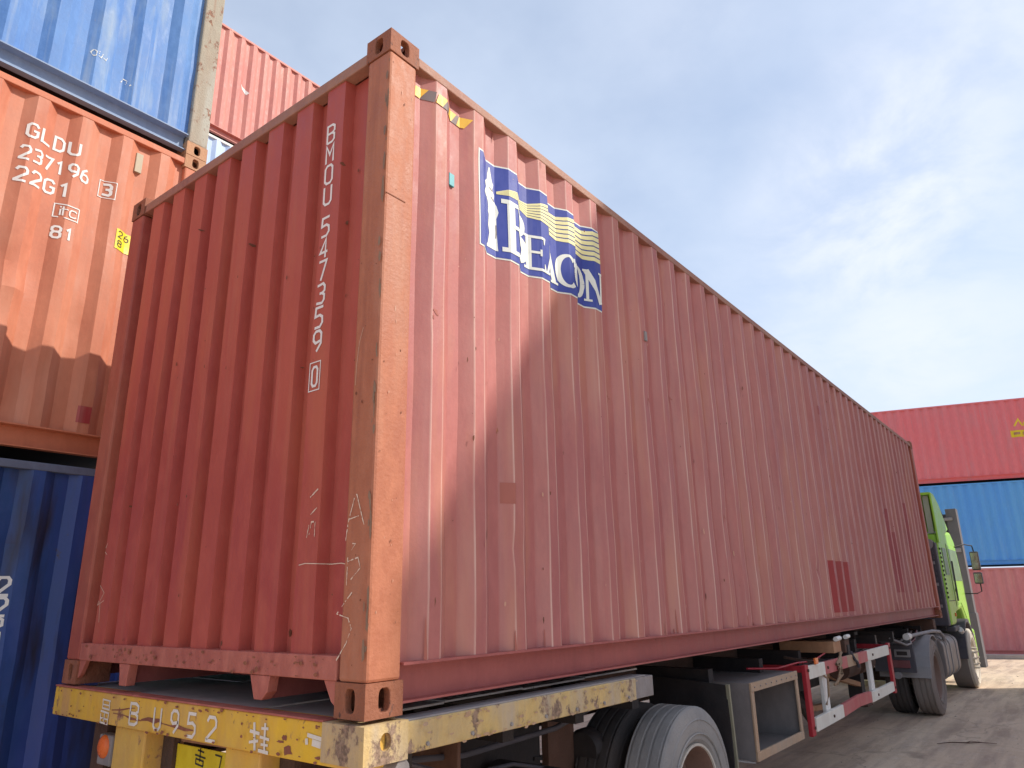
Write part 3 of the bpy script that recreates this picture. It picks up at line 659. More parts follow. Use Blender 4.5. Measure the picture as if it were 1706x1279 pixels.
for nm_, m_, n_, a_, b2_ in (('rust_fleck', m_fleck, 150, .3, 11.8), ('paint_scrape', m_pale, 90, .3, 11.8)):
    specks(nm_, m_, main, n_, a_, b2_, .22, 2.7, .0010, .0045, (.6, 5), depth=D0, kind='side', off=.0016)
specks('rust_fleck', m_fleck, main, 60, .2, 2.25, .22, 2.6, .0012, .005, (.6, 3), depth=DE0, kind='end', off=.0016)
specks('sill_scrape', m_casting, main, 60, .2, 2.25, .125, .20, .003, .014, (.25, .8), depth=lambda y, z: .0022, kind='end', off=.0010)
# rust and grime where plates meet and below dents
for (x, z) in ((.325, 1.609), (2.31, 1.62), (2.73, 1.73), (1.85, 1.55), (5.6, .62), (3.4, .95)):
    drape([fleck(x, z, .012, .010), fleck(x+.014, z-.012, .009, .006), fleck(x-.01, z-.03, .004, .014)], 'dent_rust', m_tanpatch, main, **side, off=.0016)['kind'] = 'stuff'
rr_ = []
for _ in range(55):
    x = rnd.uniform(.2, 11.9); z = rnd.choice((.178, .178, 2.795)); L2 = rnd.uniform(.02, .16)
    rr_.append([[(x, z), (x+rnd.uniform(.004, .012), z), (x+.004, z+(L2 if z < 1 else -L2)), (x+.001, z+(L2 if z < 1 else -L2)*.9)]])
o_ = drape(rr_, 'rust_run', m_tanpatch, main, **side, off=.0014); o_['kind'] = 'stuff'
specks('casting_scrape', m_scuff, main, 40, .01, .15, .005, .112, .002, .007, (.4, 1.6), depth=lambda y, z: .0, kind='end', off=.0006) if False else None
drape([thick([(.100, 1.46), (.120, 1.40), (.131, 1.30), (.133, 1.22)], .0035)], 'long_scratch', m_pale, main, depth=flat, kind='end', off=.0014)

# left stack
LX = .803-6.058; LY = 3.16
ora, DO, _, profO, zsO, _ = container('orange twenty foot container with white GLDU numbers, middle of the left stack', (LX, LY, 2.60), 0, 6.058, 2.60,
    dict(wall=m_orange, rail=m_orangedk, top_rail=m_orangedk, post=m_orangedk, cast=m_tancast), phase=4.888-.072-.2915*16, pitch=.2915, group='containers stacked on the left', wob=.009, seed=5, rows=24,
    dents=[(4.75, 1.25, .12, .03), (4.9, 1.05, .09, -.03), (5.1, .55, .12, .02), (4.85, .5, .10, -.02), (5.3, .9, .07, .012)])
blu, DB, _, profB, zsB, _ = container('chalky light blue container on top of the left stack, with a peeling grey corner post', (LX, LY, 5.205), 0, 6.058, 2.591,
    dict(wall=m_lblue, rail=m_lbluef, top_rail=m_lbluef, post=m_greypost, cast=m_tancast), phase=4.83-.2915*16, pitch=.2915, group='containers stacked on the left', wob=.007, seed=8, rows=14)
nav, DN, _, profN, zsN, _ = container('dark navy blue container standing on the ground beneath the orange one', (LX, LY, 0.0), 0, 6.058, 2.591,
    dict(wall=m_navy, rail=m_navyrail, top_rail=m_navyrail, post=m_navy, cast=m_rust), phase=4.80+.10-.2915*16, pitch=.2915, group='containers stacked on the left', wob=.011, seed=13, rows=20,
    dents=[(5.15, 2.0, .08, .03), (5.15, 1.75, .1, .025), (5.2, 1.55, .08, .03), (4.95, 2.1, .05, .02)])
def sk(D_, pf, zs_, off=.003): return dict(depth=D_, xb=[p[0] for p in pf]+[(a[0]+b[0])/2 for a, b in zip(pf, pf[1:]) if b[0]-a[0] > .05], zb=zs_, off=off)
kO = sk(DO, profO, zsO); kN = sk(DN, profN, zsN)
ox = lambda x: x-LX
zl = lambda z: z+1.26-2.60                                        # measured heights were above the main container's base
lettering('GLDU', ox(-.460), zl(3.515), .060, .100, .030, .017, 'code_character', m_white, ora, **kO)
lettering('237196', ox(-.475), zl(3.335), .052, .100, .024, .016, 'code_character', m_white, ora, **kO)
lettering('22G1', ox(-.478), zl(3.165), .060, .100, .030, .017, 'code_character', m_white, ora, **kO)
drape(glyph('3', ox(.075), zl(3.315), .048, .090, .018)+[thick([(ox(.048)+a, zl(3.292)+b) for a, b in ((0, 0), (0, .136), (.105, .136), (.105, 0), (0, 0))], .006)], 'container_code', m_white, ora, **kO)
drape([thick([(ox(-.215)+a, zl(3.005)+b) for a, b in ((.03, 0), (0, 0), (0, .10), (.15, .10), (.15, 0), (.06, 0))], .008)]+glyph('i', ox(-.19), zl(3.02), .02, .07, .009)+[thick([(ox(-.165), zl(3.02)), (ox(-.165), zl(3.09))], .009)]+[thick([(ox(-.175), zl(3.07)), (ox(-.135), zl(3.07))], .007)]+glyph('c', ox(-.125), zl(3.025), .045, .07, .009), 'lessor_logo', m_white, ora, **kO)
lettering('81', ox(-.205), zl(2.845), .045, .085, .03, .015, 'code_character', m_white, ora, **kO)
MB().box(ox(.262), ox(.315), DO(ox(.29), 2.2)-.03, DO(ox(.29), 2.2)+.004, zl(3.60), zl(3.765)).build('vent_cover', m_beige, ora, bevel=.004)
drape([rect(ox(.198), ox(.42), zl(2.915), zl(3.075))], 'height_sticker', m_stick, ora, **sk(DO, profO, zsO, .0035))
k6 = sk(DO, profO, zsO, .006)
lettering('26', ox(.215), zl(3.01), .035, .050, .02, .007, 'sticker_digit', m_ink, ora, **k6)
lettering('8', ox(.218), zl(2.94), .035, .045, .02, .007, 'sticker_digit', m_ink, ora, **k6)
drape([rect(ox(.13), ox(.215), zl(1.585), zl(1.70))], 'repaint_patch', m_repaint, ora, **kO)
lettering('2', ox(-.135), 1.725, .055, .105, .02, .017, 'code_character', m_white, nav, **kN)
lettering('22', ox(-.225), 1.605, .055, .105, .035, .017, 'code_character', m_white, nav, **kN)
lettering('0', ox(-.135), 1.545, .05, .045, .035, .015, 'code_character', m_white, nav, **kN)
drape([rect(ox(-.13), ox(-.085), 1.455, 1.515)], 'container_code', m_white, nav, **kN)
for q_ in ([(5.10, .445), (5.085, .47), (5.10, .50), (5.12, .49), (5.118, .45), (5.10, .445)], [(5.14, .50), (5.135, .46), (5.155, .45), (5.165, .49)], [(5.17, .46), (5.19, .45), (5.20, .48)], [(5.33, .36), (5.345, .40), (5.37, .385), (5.36, .35)], [(5.38, .34), (5.40, .37)]):
    drape([rough_line(q_, .006, chr_)], 'chalk_mark', m_embw, blu, **sk(DB, profB, zsB))['kind'] = 'stuff'

# back row, seen over the roof of the maroon container, five high
tiers = [(0, m_green2), (2.59, m_navy), (5.18, m_maroon), (7.77, m_paleblue), (10.37, m_pink)]
labs = ['dark teal container at ground level in the tall stack behind the maroon container', 'navy container second from the ground in the tall stack behind the maroon container',
        'maroon container in the middle of the tall stack behind the loaded trailer', 'pale blue container just under the faded red one in the tall back stack', 'sun faded red container on top of the tall stack behind, against the sky']
for (z, m_), lb in zip(tiers, labs):
    bk, Dk, _, pk, zk, _ = container(lb, (-2.2, 9.7, z), 0, 12.192, 2.585, dict(wall=m_, rail=m_, top_rail=(m_white if m_ is m_paleblue else m_), post=m_, cast=m_), phase=.305, group='containers in the tall back stack', wob=.004, rows=6, seed=z)
    if m_ is m_pink: drape([[[(6.78, 1.42), (6.90, 1.36), (6.98, 1.30), (6.93, 1.24), (6.84, 1.33)]]], 'paper_label', m_white, bk, **sk(Dk, pk, zk))

# right stack across the yard, yawed
RYAW = -1.29
def right_origin(z): 
    # container runs along (cos,sin)(RYAW); outside face looks back at the camera
    s0 = -9.0
    return (26.05+math.cos(RYAW)*s0, 0+math.sin(RYAW)*s0, z)
for z, m_, rl_, lb in ((-.25, m_rpink, m_rpink, 'dull rose container at ground level in the stack across the yard'), (2.43, m_rblue, m_rblue, 'bright blue container in the middle of the stack across the yard'), (5.10, m_rred, m_rred, 'bright red container on top of the stack across the yard')):
    rc, Dr, _, pr, zr, _ = container(lb, right_origin(z), RYAW, 12.192, 2.66, dict(wall=m_, rail=rl_, top_rail=rl_, post=m_, cast=m_), group='containers stacked across the yard', simple=False, wob=.004, rows=4, seed=z+3, outer=.006, deep=.042)
    if m_ is m_rred:
        k = sk(Dr, pr, zr)
        xo = 9.0+1.0
        drape([thick([(xo+.0, 1.70), (xo+.14, 1.92), (xo+.24, 1.70)], .05)]+[thick([(xo+.28, 1.82), (xo+.28, 1.70), (xo+.40, 1.70), (xo+.40, 1.82)], .04)]+glyph('S', xo+.48, 1.70, .12, .13, .03), 'yellow_lettering', m_stick, rc, **k)
        drape([rect(xo-.14, xo+.7, 1.34, 1.56)], 'yellow_sticker', m_stick, rc, **k)
        drape([rect(xo-.05, xo+.12, 1.42, 1.50), rect(xo+.2, xo+.4, 1.40, 1.50)], 'sticker_digits', m_tancast, rc, **sk(Dr, pr, zr, .006))
# kerb strip in front of that stack
q0 = right_origin(0)
kb = MB().box(0, 14, -1.2, -.75, -.0, .10).build('kerb', mat('pale_concrete', (.5, .45, .4), None, rough=.9, wash=.4, dust=.3)); kb.location = (q0[0], q0[1], -.235); kb.rotation_euler = (0, 0, RYAW)
kb['label'] = 'low pale concrete kerb along the foot of the stack across the yard'; kb['category'] = 'kerb'

# stack on the near side of the lane; its shadow falls across the maroon container
m_palegrey = mat('pale_grey_paint', (.30, .29, .28), (.26, .25, .24), rough=.6, streak=.3, rust=.1)
for i, (m_, lb) in enumerate(((m_palegrey, 'pale grey container at ground level in the stack across the lane on the right'), (m_pink, 'faded red container second from the ground in the stack across the lane'), (m_orange, 'orange container in the middle of the stack across the lane on the right'),
                               (m_palegrey, 'pale grey container fourth from the ground in the stack across the lane'), (m_maroon, 'maroon container on top of the stack across the lane on the right'))):
    container(lb, (7.93, -10.50, i*2.591), 0, 12.192, 2.591, dict(wall=m_, rail=m_, top_rail=m_, post=m_, cast=m_), group='containers stacked across the lane on the right', wob=0, rows=1, simple=True)

# ---------------------------------------------------------------- wheels
def tyre_profile(ro, ri, wd_, shoulder=.035, grooves=4):
    h = wd_/2; p = [(ri, -h*.72), (ri+.03, -h*.92), ((ro+ri)/2, -h), (ro-.05, -h*.97), (ro-.012, -h*.86)]
    for k in range(grooves):
        y = -h*.70+(1.4*h)*k/(grooves-1); p += [(ro-.002, y-.010), (ro-.012, y-.006), (ro-.012, y+.006), (ro-.002, y+.010)]
    p += [(ro-.012, h*.86), (ro-.05, h*.97), ((ro+ri)/2, h), (ri+.03, h*.92), (ri, h*.72)]
    return p
def wheel(par, off, x, yc, z, ro, wd_, side_s, mt, mr, dish=.10, edge=None, nuts=0, ri=.292):
    t_ = MB().lathe(tyre_profile(ro, ri, wd_), (x, yc, z), 1, 56).build('tyre', mt, par, smooth=28, off=off)
    f = side_s*wd_/2
    MB().lathe([(ri+.002, f*.80), (ri-.012, f*.84), (ri-.022, f*.70), (ri-.03, f*.2), (ri-.05, f*(.8)-side_s*dish), (.14, f*.8-side_s*(dish+.02)), (.13, f*.8-side_s*(dish-.05)), (.03, f*.8-side_s*(dish-.06)), (.0, f*.8-side_s*(dish-.06))], (x, yc, z), 1, 40).build('rim', mr, par, smooth=35, off=off)
    for rr2, ww in ((ro-.075, .0035), (ri+.06, .004)):
        MB().lathe([(rr2-.006, f*.985), (rr2, f*1.0+side_s*ww), (rr2+.006, f*.985)], (x, yc, z), 1, 48).build('sidewall_rib', mt, t_, off=None if False else off)
    if edge: MB().lathe([(ri+.006, f*.78), (ri+.006, f*.90), (ri-.008, f*.90), (ri-.012, f*.80)], (x, yc, z), 1, 40).build('rim_edge', edge, par, smooth=35, off=off)
    for k in range(nuts):
        a = 2*math.pi*k/nuts; r_ = .17; yy = yc+f*.8-side_s*(dish+.0)
        MB().tube([(x+r_*math.cos(a), yy, z+r_*math.sin(a)), (x+r_*math.cos(a), yy+side_s*(dish*.5+.085), z+r_*math.sin(a))], [.022, .015], 8).build('wheel_nut', mr, par, off=off)
    return t_

# ---------------------------------------------------------------- trailer
TO = (3.0, 1.219, 0)
tr = thing('semi_trailer', 'yellow framed container trailer with hand painted numbers on its rear beam, under the maroon container', 'trailer', TO)
def tp_(mb, name, m, bevel=0, smooth=None, parent=None, label=None): return mb.build(name, m, parent or tr, bevel=bevel, smooth=smooth, off=TO, label=label)
beam = tp_(MB().box(-.012, .10, .0, 2.470, 1.105, 1.244), 'rear_crossbeam', m_yel, bevel=.006)
tp_(MB().box(-.016, .05, .20, 2.468, 1.2445, 1.252), 'beam_top_plate', m_sill, bevel=.002)
# corner block with a round hole
def block():
    b = MB(); x0, x1, z0, z1, y0, y1 = -.018, .188, 1.118, 1.246, -.022, .20
    n = 20; cx, cz, rx, rz = .081, 1.188, .026, .030; vs = []; 
    rim = []; hol = []
    for k in range(n):
        th = 2*math.pi*(k+.5)/n; c_, s_ = math.cos(th), math.sin(th); kk = 1/max(abs(c_), abs(s_))
        rim.append(((x0+x1)/2+(x1-x0)/2*c_*kk, (z0+z1)/2+(z1-z0)/2*s_*kk)); hol.append((cx+rx*c_, cz+rz*s_))
    cor = [(x0, z0), (x1, z0), (x1, z1), (x0, z1)]
    vs = [(p[0], y0, p[1]) for p in rim]+[(p[0], y0, p[1]) for p in hol]+[(p[0], y0+.06, p[1]) for p in hol]+[(p[0], y0, p[1]) for p in cor]+[(p[0], y1, p[1]) for p in cor]
    fs = [(k, (k+1) % n, n+(k+1) % n, n+k) for k in range(n)]+[(n+k, n+(k+1) % n, 2*n+(k+1) % n, 2*n+k) for k in range(n)]
    for ci, (qx, qy) in enumerate(cor):
        best = sorted(range(n), key=lambda k: abs(rim[k][0]-qx)+abs(rim[k][1]-qy))[:2]; fs.append((best[0], best[1], 3*n+ci))
    a = 3*n; fs += [(a, a+1, a+5, a+4), (a+1, a+2, a+6, a+5), (a+2, a+3, a+7, a+6), (a+3, a, a+4, a+7), (a+4, a+5, a+6, a+7)]
    b.add(vs, fs); return b
tp_(block(), 'corner_block', m_yelworn, bevel=.003)
tp_(MB().tube([(.17, -.015, 1.085), (.17, .1, 1.085)], .035, 14), 'lashing_pin', m_greysteel, smooth=40)
for ys, s_ in ((-.006, 1), (2.444, -1)):
    a_, b_ = sorted((ys, ys+s_*.10))
    tp_(MB().box(.1895, 1.890, a_, b_, 1.128, 1.236), 'deck_side_rail', m_yelworn, bevel=.005)
    tp_(MB().box(1.8905, 2.090, a_+.003, b_-.003, 1.130, 1.235), 'rail_end_piece', m_greysteel, bevel=.004)
    tp_(MB().box(.1895, 2.0, a_+.004, b_-.004, 1.2365, 1.243), 'rail_cap', m_fender)
# deck plates with joints
for i, (a, b) in enumerate(((.105, .62), (.625, 1.17), (1.175, 1.72), (1.725, 2.30))):
    for j, (c_, d_) in enumerate(((.21, .70), (.712, 1.72), (1.732, 2.34))):
        tp_(MB().box(a if i else .052, b, c_, d_, 1.234+.004*((i+j) % 2), 1.242+.004*((i+j) % 2)), 'deck_plate', m_deck)
# painted number on the rear beam
fy = lambda y: y
def beamtext(st, name, m=m_white, off=.0022):
    drape(st, name, m, tr, depth=lambda y, z: -.012, kind='end', off=off)
# the trailer's local frame differs from world: shift strokes
def sh(st): return [[[(p[0]-TO[1], p[1]-TO[2]) for p in q] for q in s_] for s_ in st]
def bt(st, name, m=m_whiteworn):
    return drape(sh(st), name, m, tr, depth=lambda y, z: -.012-TO[0], kind='end', off=.0010 if name == 'rust_scar' else .0026)
def mir(st): return [[[(-p[0], p[1]) for p in q] for q in s_] for s_ in st]
bt([thick([(1.90, 1.214), (1.815, 1.210)], .007), thick([(1.895, 1.214), (1.89, 1.175), (1.82, 1.172), (1.825, 1.21)], .008), thick([(1.893, 1.192), (1.822, 1.190)], .006), thick([(1.905, 1.162), (1.815, 1.156)], .009),
    thick([(1.90, 1.150), (1.895, 1.118)], .008), thick([(1.86, 1.155), (1.86, 1.115)], .007), thick([(1.90, 1.132), (1.82, 1.128)], .007), thick([(1.90, 1.112), (1.815, 1.108)], .008), thick([(1.815, 1.155), (1.82, 1.112)], .007)], 'painted_character')
for ch, y, w_ in (('B', 1.61, .075), ('U', 1.385, .060), ('9', 1.235, .058), ('5', 1.095, .060), ('2', .945, .066)):
    g_ = glyph(ch, 0, 0, w_, .088, .013); g_ = [[[(y-p[0], 1.215-.088+p[1]-(1.61-y)*.012) for p in q] for q in s_] for s_ in g_]
    bt(g_, 'painted_character')
bt([thick([(.615, 1.212), (.60, 1.115)], .014), thick([(.64, 1.18), (.575, 1.175)], .012), thick([(.64, 1.14), (.58, 1.15)], .010), thick([(.565, 1.195), (.52, 1.197)], .010), thick([(.542, 1.215), (.54, 1.16)], .012), thick([(.57, 1.165), (.51, 1.16)], .010), thick([(.54, 1.158), (.535, 1.12)], .011), thick([(.575, 1.118), (.51, 1.115)], .012), thick([(.56, 1.14), (.515, 1.14)], .009)], 'painted_character')
bt([thick([(.285, 1.197), (.19, 1.188)], .014), thick([(.288, 1.185), (.285, 1.165)], .016), thick([(.255, 1.175), (.205, 1.170)], .022), thick([(.18, 1.186), (.12, 1.175)], .016), thick([(.17, 1.17), (.12, 1.160)], .018)], 'painted_character', m_whiteworn)
rs = []
random.seed(3)
pts = [(1.75, 1.185), (1.62, 1.20)]
bt([thick([(1.80, 1.172), (1.70, 1.180), (1.62, 1.192), (1.57, 1.196)], [.004, .008, .005, .003]), thick([(1.78, 1.160), (1.66, 1.158), (1.60, 1.150), (1.50, 1.148)], [.004, .004, .012, .005]),
    thick([(1.50, 1.152), (1.44, 1.160), (1.38, 1.156), (1.34, 1.162), (1.31, 1.150)], [.008, .016, .022, .014, .006]), thick([(1.31, 1.152), (1.24, 1.148), (1.18, 1.150), (1.12, 1.144), (1.05, 1.146)], [.003, .005, .016, .014, .004])], 'rust_scar', m_casting)
def blob(cy, cz, ry, rz):
    n = 12; k = [1+.35*random.uniform(-1, 1) for _ in range(n)]
    return [[(cy+ry*k[i]*math.cos(2*math.pi*i/n), cz+rz*k[i]*math.sin(2*math.pi*i/n)) for i in range(n)]]
bt([blob(.395, 1.135, .028, .016), blob(.42, 1.175, .014, .010), blob(.445, 1.16, .02, .004), blob(.22, 1.128, .015, .006), blob(.70, 1.20, .006, .004)], 'rust_scar', m_casting)
rb = random.Random(8)
bl = []
for _ in range(70):
    y = rb.uniform(.03, 2.44); z = rb.choice((rb.uniform(1.108, 1.125), rb.uniform(1.225, 1.242), rb.uniform(1.11, 1.24))); q_ = rb.uniform(.002, .011)
    bl.append([[(y+q_*rb.uniform(.7, 1.8)*math.cos(a), z+q_*.6*rb.uniform(.6, 1.2)*math.sin(a)) for a in [k*.9 for k in range(7)]]])
bt(bl, 'rust_scar', m_casting)['kind'] = 'stuff'
bl = []
for _ in range(70):
    x = rb.uniform(.20, 1.88); z = rb.choice((rb.uniform(1.130, 1.145), rb.uniform(1.218, 1.234), rb.uniform(1.13, 1.233))); q_ = rb.uniform(.002, .012)
    bl.append([[(x-TO[0]+q_*rb.uniform(.7, 2.2)*math.cos(a), z+q_*.6*rb.uniform(.6, 1.2)*math.sin(a)) for a in [k*.9 for k in range(7)]]])
drape(bl, 'paint_chip', m_boxedge, tr, depth=lambda x, z: -.006-TO[1], kind='side', off=.001)['kind'] = 'stuff'
# bumper posts, lamps, plate
for y0, y1 in ((1.50, 1.79), (.60, .84)):
    tp_(MB().box(.012, .16, y0, y1, .45, 1.103), 'bumper_post', m_yel, bevel=.008)
    tp_(MB().box(.10, .13, y0-.10, y0-.004, .62, 1.103), 'post_gusset', m_rust)
tp_(MB().box(-.0, .10, .25, 2.2, .38, .49), 'rear_bumper_bar', m_yel, bevel=.006)
lamp_ = tp_(MB().box(.055, .11, 1.90, 2.04, .90, 1.04), 'tail_lamp', m_greysteel, bevel=.01)
tp_(MB().lathe([(.0, -.018), (.03, -.016), (.05, -.006), (.054, .004)], (.052, 1.975, .985), 0, 24), 'orange_lens', m_lens, smooth=60, parent=lamp_)
for ch in list(lamp_.children): ch.matrix_parent_inverse = Matrix.Identity(4)
lp2 = tp_(MB().box(.055, .11, .36, .50, .90, 1.04), 'tail_lamp', m_greysteel, bevel=.01)
tp_(MB().lathe([(.0, -.018), (.03, -.016), (.05, -.006), (.054, .004)], (.052, .43, .985), 0, 24), 'orange_lens', m_lens, smooth=60, parent=lp2)
tp_(MB().box(.10, .45, 2.06, 2.20, .5, 1.10), 'mudguard_bracket', m_rust)
plate = tp_(MB().box(.118, .124, .98, 1.40, .90, 1.045), 'licence_plate', m_stick, bevel=.002)
tp_(MB().prism([(.90, 1.06), (.95, 1.103), (1.44, 1.103), (1.48, 1.00), (1.50, .88), (1.46, .88), (1.42, 1.05)], 0, .135, .16), 'plate_bracket', m_tancast)
for q in ([(1.22, 1.035), (1.17, 1.03)], [(1.20, 1.045), (1.198, .99)], [(1.24, 1.015), (1.155, 1.008)], [(1.23, 1.0), (1.17, .995), (1.17, .975), (1.23, .98), (1.23, 1.0)], [(1.08, 1.03), (1.03, 1.028), (1.04, .98)]):
    drape(sh([thick(q, .007)]), 'plate_character', m_ink, tr, depth=lambda y, z: .118-TO[0], kind='end', off=.002)
# chassis
for y in (.72, 1.66):
    b_ = MB().box(.2, 11.6, y+.05, y+.064, .945, 1.21).box(.2, 11.6, y, y+.114, 1.2105, 1.232).box(.2, 11.6, y, y+.114, .925, .9445)
    tp_(b_, 'main_beam', m_rust)
for x in (.35, 1.0, 1.6, 2.2, 3.3, 4.3, 5.3, 6.3, 7.3, 8.3, 9.3, 10.3, 11.3):
    tp_(MB().box(x, x+.08, .02 if x > 6 and x < 7 else .2, 2.3, 1.03, 1.16), 'cross_beam', m_black)
tp_(MB().box(11.55, 11.75, .05, 2.39, 1.06, 1.25), 'front_bolster', m_rust, bevel=.006)
for x in (.75,): tp_(MB().prism([(.25, .80), (.70, .62), (.70, 1.1), (.25, 1.1)], 0, x, x+.02), 'gusset_plate', m_rust)
tp_(MB().box(1.93, 2.20, .61, .66, .35, 1.12), 'spring_hanger', m_rust, bevel=.004)
tp_(MB().box(.9, 1.92, .665, .675, .45, 1.15), 'side_plate', m_black)
tp_(MB().tube([(1.45, .20, .72), (1.45, .60, .72)], .13, 20), 'air_tank', m_black, smooth=40)
tp_(MB().tube([(.95, .12, .80), (.95, .60, .80)], .10, 20), 'air_tank', m_black, smooth=40)
tp_(MB().tube([(.3, .3, 1.05), (.9, .35, .98), (1.6, .33, 1.0), (2.2, .4, 1.06)], .014, 6), 'air_hose', m_plastic, smooth=60)
tp_(MB().tube([(.3, .25, 1.08), (.8, .28, .92), (1.2, .3, .90), (1.45, .3, .84)], .010, 6), 'air_hose', m_plastic, smooth=60)
tp_(MB().box(1.86, 2.20, 1.78, 1.83, .35, .92), 'spring_hanger', m_rust, bevel=.004)
# axle with dual wheels
AX, AZ, RO = 2.63, .505, .505
tp_(MB().tube([(AX, .1, AZ), (AX, 2.35, AZ)], .07, 14), 'axle', m_rust, smooth=40)
wheel(tr, TO, AX, .150, AZ, RO, .275, -1, m_tyre, m_rim, dish=.16, edge=m_rimedge)
wheel(tr, TO, AX, .480, AZ, RO, .275, -1, m_tyredk, m_rim, dish=.05)
wheel(tr, TO, AX, 1.96, AZ, RO, .275, 1, m_tyredk, m_rim, dish=.05)
wheel(tr, TO, AX, 2.29, AZ, RO, .275, 1, m_tyredk, m_rim, dish=.16)
for y in (.69, 1.73):
    for k in range(4): tp_(MB().bar((1.85+.12*k, y, .78-.02*k), (AX, y, .68-.025*k), .075, .018).bar((AX, y, .68-.025*k), (3.3-.1*k, y, .76-.02*k), .075, .018), 'leaf_spring', m_black)
tp_(MB().box(2.05, 2.25, .50, .66, 1.04, 1.12), 'air_chamber_bracket', m_rust)
# mud flap frame
tp_(MB().prism([(.045, .30), (.62, .30), (.62, 1.11), (.40, 1.10), (.035, 1.075), (.03, .62)], 0, 3.20, 3.212), 'mud_flap', m_black)
tp_(MB().bar((3.205, .028, 1.08), (3.235, .030, .62), .022, .022).bar((3.235, .030, .62), (3.25, .035, .28), .022, .022), 'flap_frame', m_olive)
# toolbox, open fronted
bx = MB(); x0, x1, y0, y1, z0, z1 = 3.545, 4.565, .0, .62, .560, 1.056
bx.box(x0, x0+.012, y0+.012, y1, z0, z1).box(x1-.012, x1, y0+.012, y1, z0, z1).box(x0+.012, x1-.012, y0+.012, y1, z0, z0+.012).box(x0+.012, x1-.012, y0+.012, y1, z1-.012, z1).box(x0+.012, x1-.012, y1-.012, y1, z0+.012, z1-.012)
tb = tp_(bx, 'toolbox', m_box)
for nm, a in (('frame_bar', (x0-.004, x1+.004, -.006, .012, z1-.058, z1+.003)), ('frame_bar', (x0-.004, x1+.004, -.006, .012, z0-.003, z0+.055)), ('frame_bar', (x0-.005, x0+.048, -.003, .011, z0+.0551, z1-.0581)), ('frame_bar', (x1-.048, x1+.005, -.003, .011, z0+.0551, z1-.0581))):
    MB().box(*a).build(nm, m_boxedge, tb, bevel=.003, off=TO)
MB().bar((3.56, .03, .548), (3.28, .35, .60), .03, .01).build('support_strap', m_greysteel, tb, off=TO)
# side guard, red and white, slightly battered
def gb(x0_, x1_, z0_, z1_, m, z0b=None, name='guard_panel'):
    dz = 0 if z0b is None else z0b
    tp_(MB().prism([(x0_, z0_), (x1_, z0_+dz), (x1_, z1_+dz), (x0_, z1_)], 1, -.012, .022), name, m, bevel=.004)
gt, gl = 1.072, .560
gb(4.86, 5.34, gt-.105, gt, m_whiteworn); gb(5.3405, 5.62, gt-.105, gt-.002, m_redworn); gb(5.6205, 6.10, gt-.105, gt-.002, m_redworn); gb(6.1005, 6.52, gt-.105, gt-.002, m_boxedge); gb(6.5205, 6.9, gt-.105, gt, m_redworn)
gb(6.9005, 7.93, gt-.105, gt, m_whiteworn)
gb(4.90, 5.75, gl, gl+.105, m_whiteworn, .01); gb(5.7505, 6.35, gl+.01, gl+.115, m_redworn, .02); gb(6.3505, 6.85, gl+.03, gl+.135, m_redworn, -.015); gb(6.8505, 7.93, gl+.01, gl+.11, m_whiteworn, .005)
gb(4.765, 4.855, gl-.02, gt+.012, m_redp, name='guard_end_plate'); gb(7.935, 8.03, gl-.01, gt+.02, m_redp, name='guard_end_plate')
for x in (5.34, 7.05): tp_(MB().box(x, x+.14, .024, .058, gl+.02, gt-.02), 'guard_upright', m_white, bevel=.006)
for x in (4.80, 7.98): tp_(MB().bar((x, .02, gt-.02), (x, .70, 1.05), .05, .05), 'guard_arm', m_redp)
tp_(MB().bar((5.0, .05, .62), (6.4, .9, 1.1), .06, .06), 'guard_stay', m_rust)
# landing legs and their braces
for y in (.50, 1.93):
    tp_(MB().box(8.25, 8.41, y-.08, y+.08, .38, 1.2), 'landing_leg', m_black, bevel=.005)
    tp_(MB().box(8.20, 8.46, y-.13, y+.13, .345, .378), 'landing_foot', m_rust)
tp_(MB().bar((5.9, .42, .98), (8.2, .45, .60), .07, .05), 'leg_brace', m_tancast)
tp_(MB().box(5.5, 9.4, .700, .712, .64, .92), 'beam_web_plate', m_black)
tp_(MB().bar((5.6, .62, .70), (6.5, .50, .52), .06, .05).bar((6.5, .50, .52), (6.9, .50, .50), .06, .05), 'leg_brace', m_tancast)
tp_(MB().bar((6.5, 1.85, .62), (8.3, 1.93, .50), .07, .05), 'leg_brace', m_tancast)
# middle bolster with twist lock, straps and rope
tp_(MB().box(5.85, 6.10, .03, .55, 1.11, 1.215), 'side_bolster', m_tancast, bevel=.006)
tp_(MB().box(6.25, 6.42, .03, .30, 1.09, 1.215), 'side_bolster', m_rust, bevel=.006)
tp_(MB().tube([(5.9, .02, 1.235), (6.05, .02, 1.24)], .022, 10), 'twist_lock_handle', m_white, smooth=50)
tp_(MB().tube([(6.25, .02, 1.238), (6.38, .02, 1.242)], .020, 10), 'twist_lock_handle', m_white, smooth=50)
for k in range(6):
    a = random.uniform(-.02, .02)
    tp_(MB().tube([(5.95+.03*k*.4, .01, 1.11), (5.82-.03*k+a, -.025, 1.03), (5.70+.02*k, -.03, .99), (5.68+.03*k+a, -.026, .93), (5.66-.02*k, -.01, .86)], .011, 6), 'rope', m_rope, smooth=60)
tp_(MB().tube([(6.32, .0, 1.10), (6.3, -.03, 1.03), (6.38, -.03, 1.0), (6.42, -.028, .95)], .014, 6), 'strap', m_plastic, smooth=60)
tp_(MB().tube([(5.33, .01, .96), (5.36, -.015, .93), (5.345, -.01, .80), (5.31, .01, .72)], .01, 6), 'strap', m_rope)
for x in (.30, .55, .80, 1.05, 1.30, 1.55, 1.80):                     # bolt heads and chips along the worn side rail
    tp_(MB().tube([(x, -.0065, 1.150), (x, -.014, 1.150)], .008, 6), 'bolt', m_greysteel)
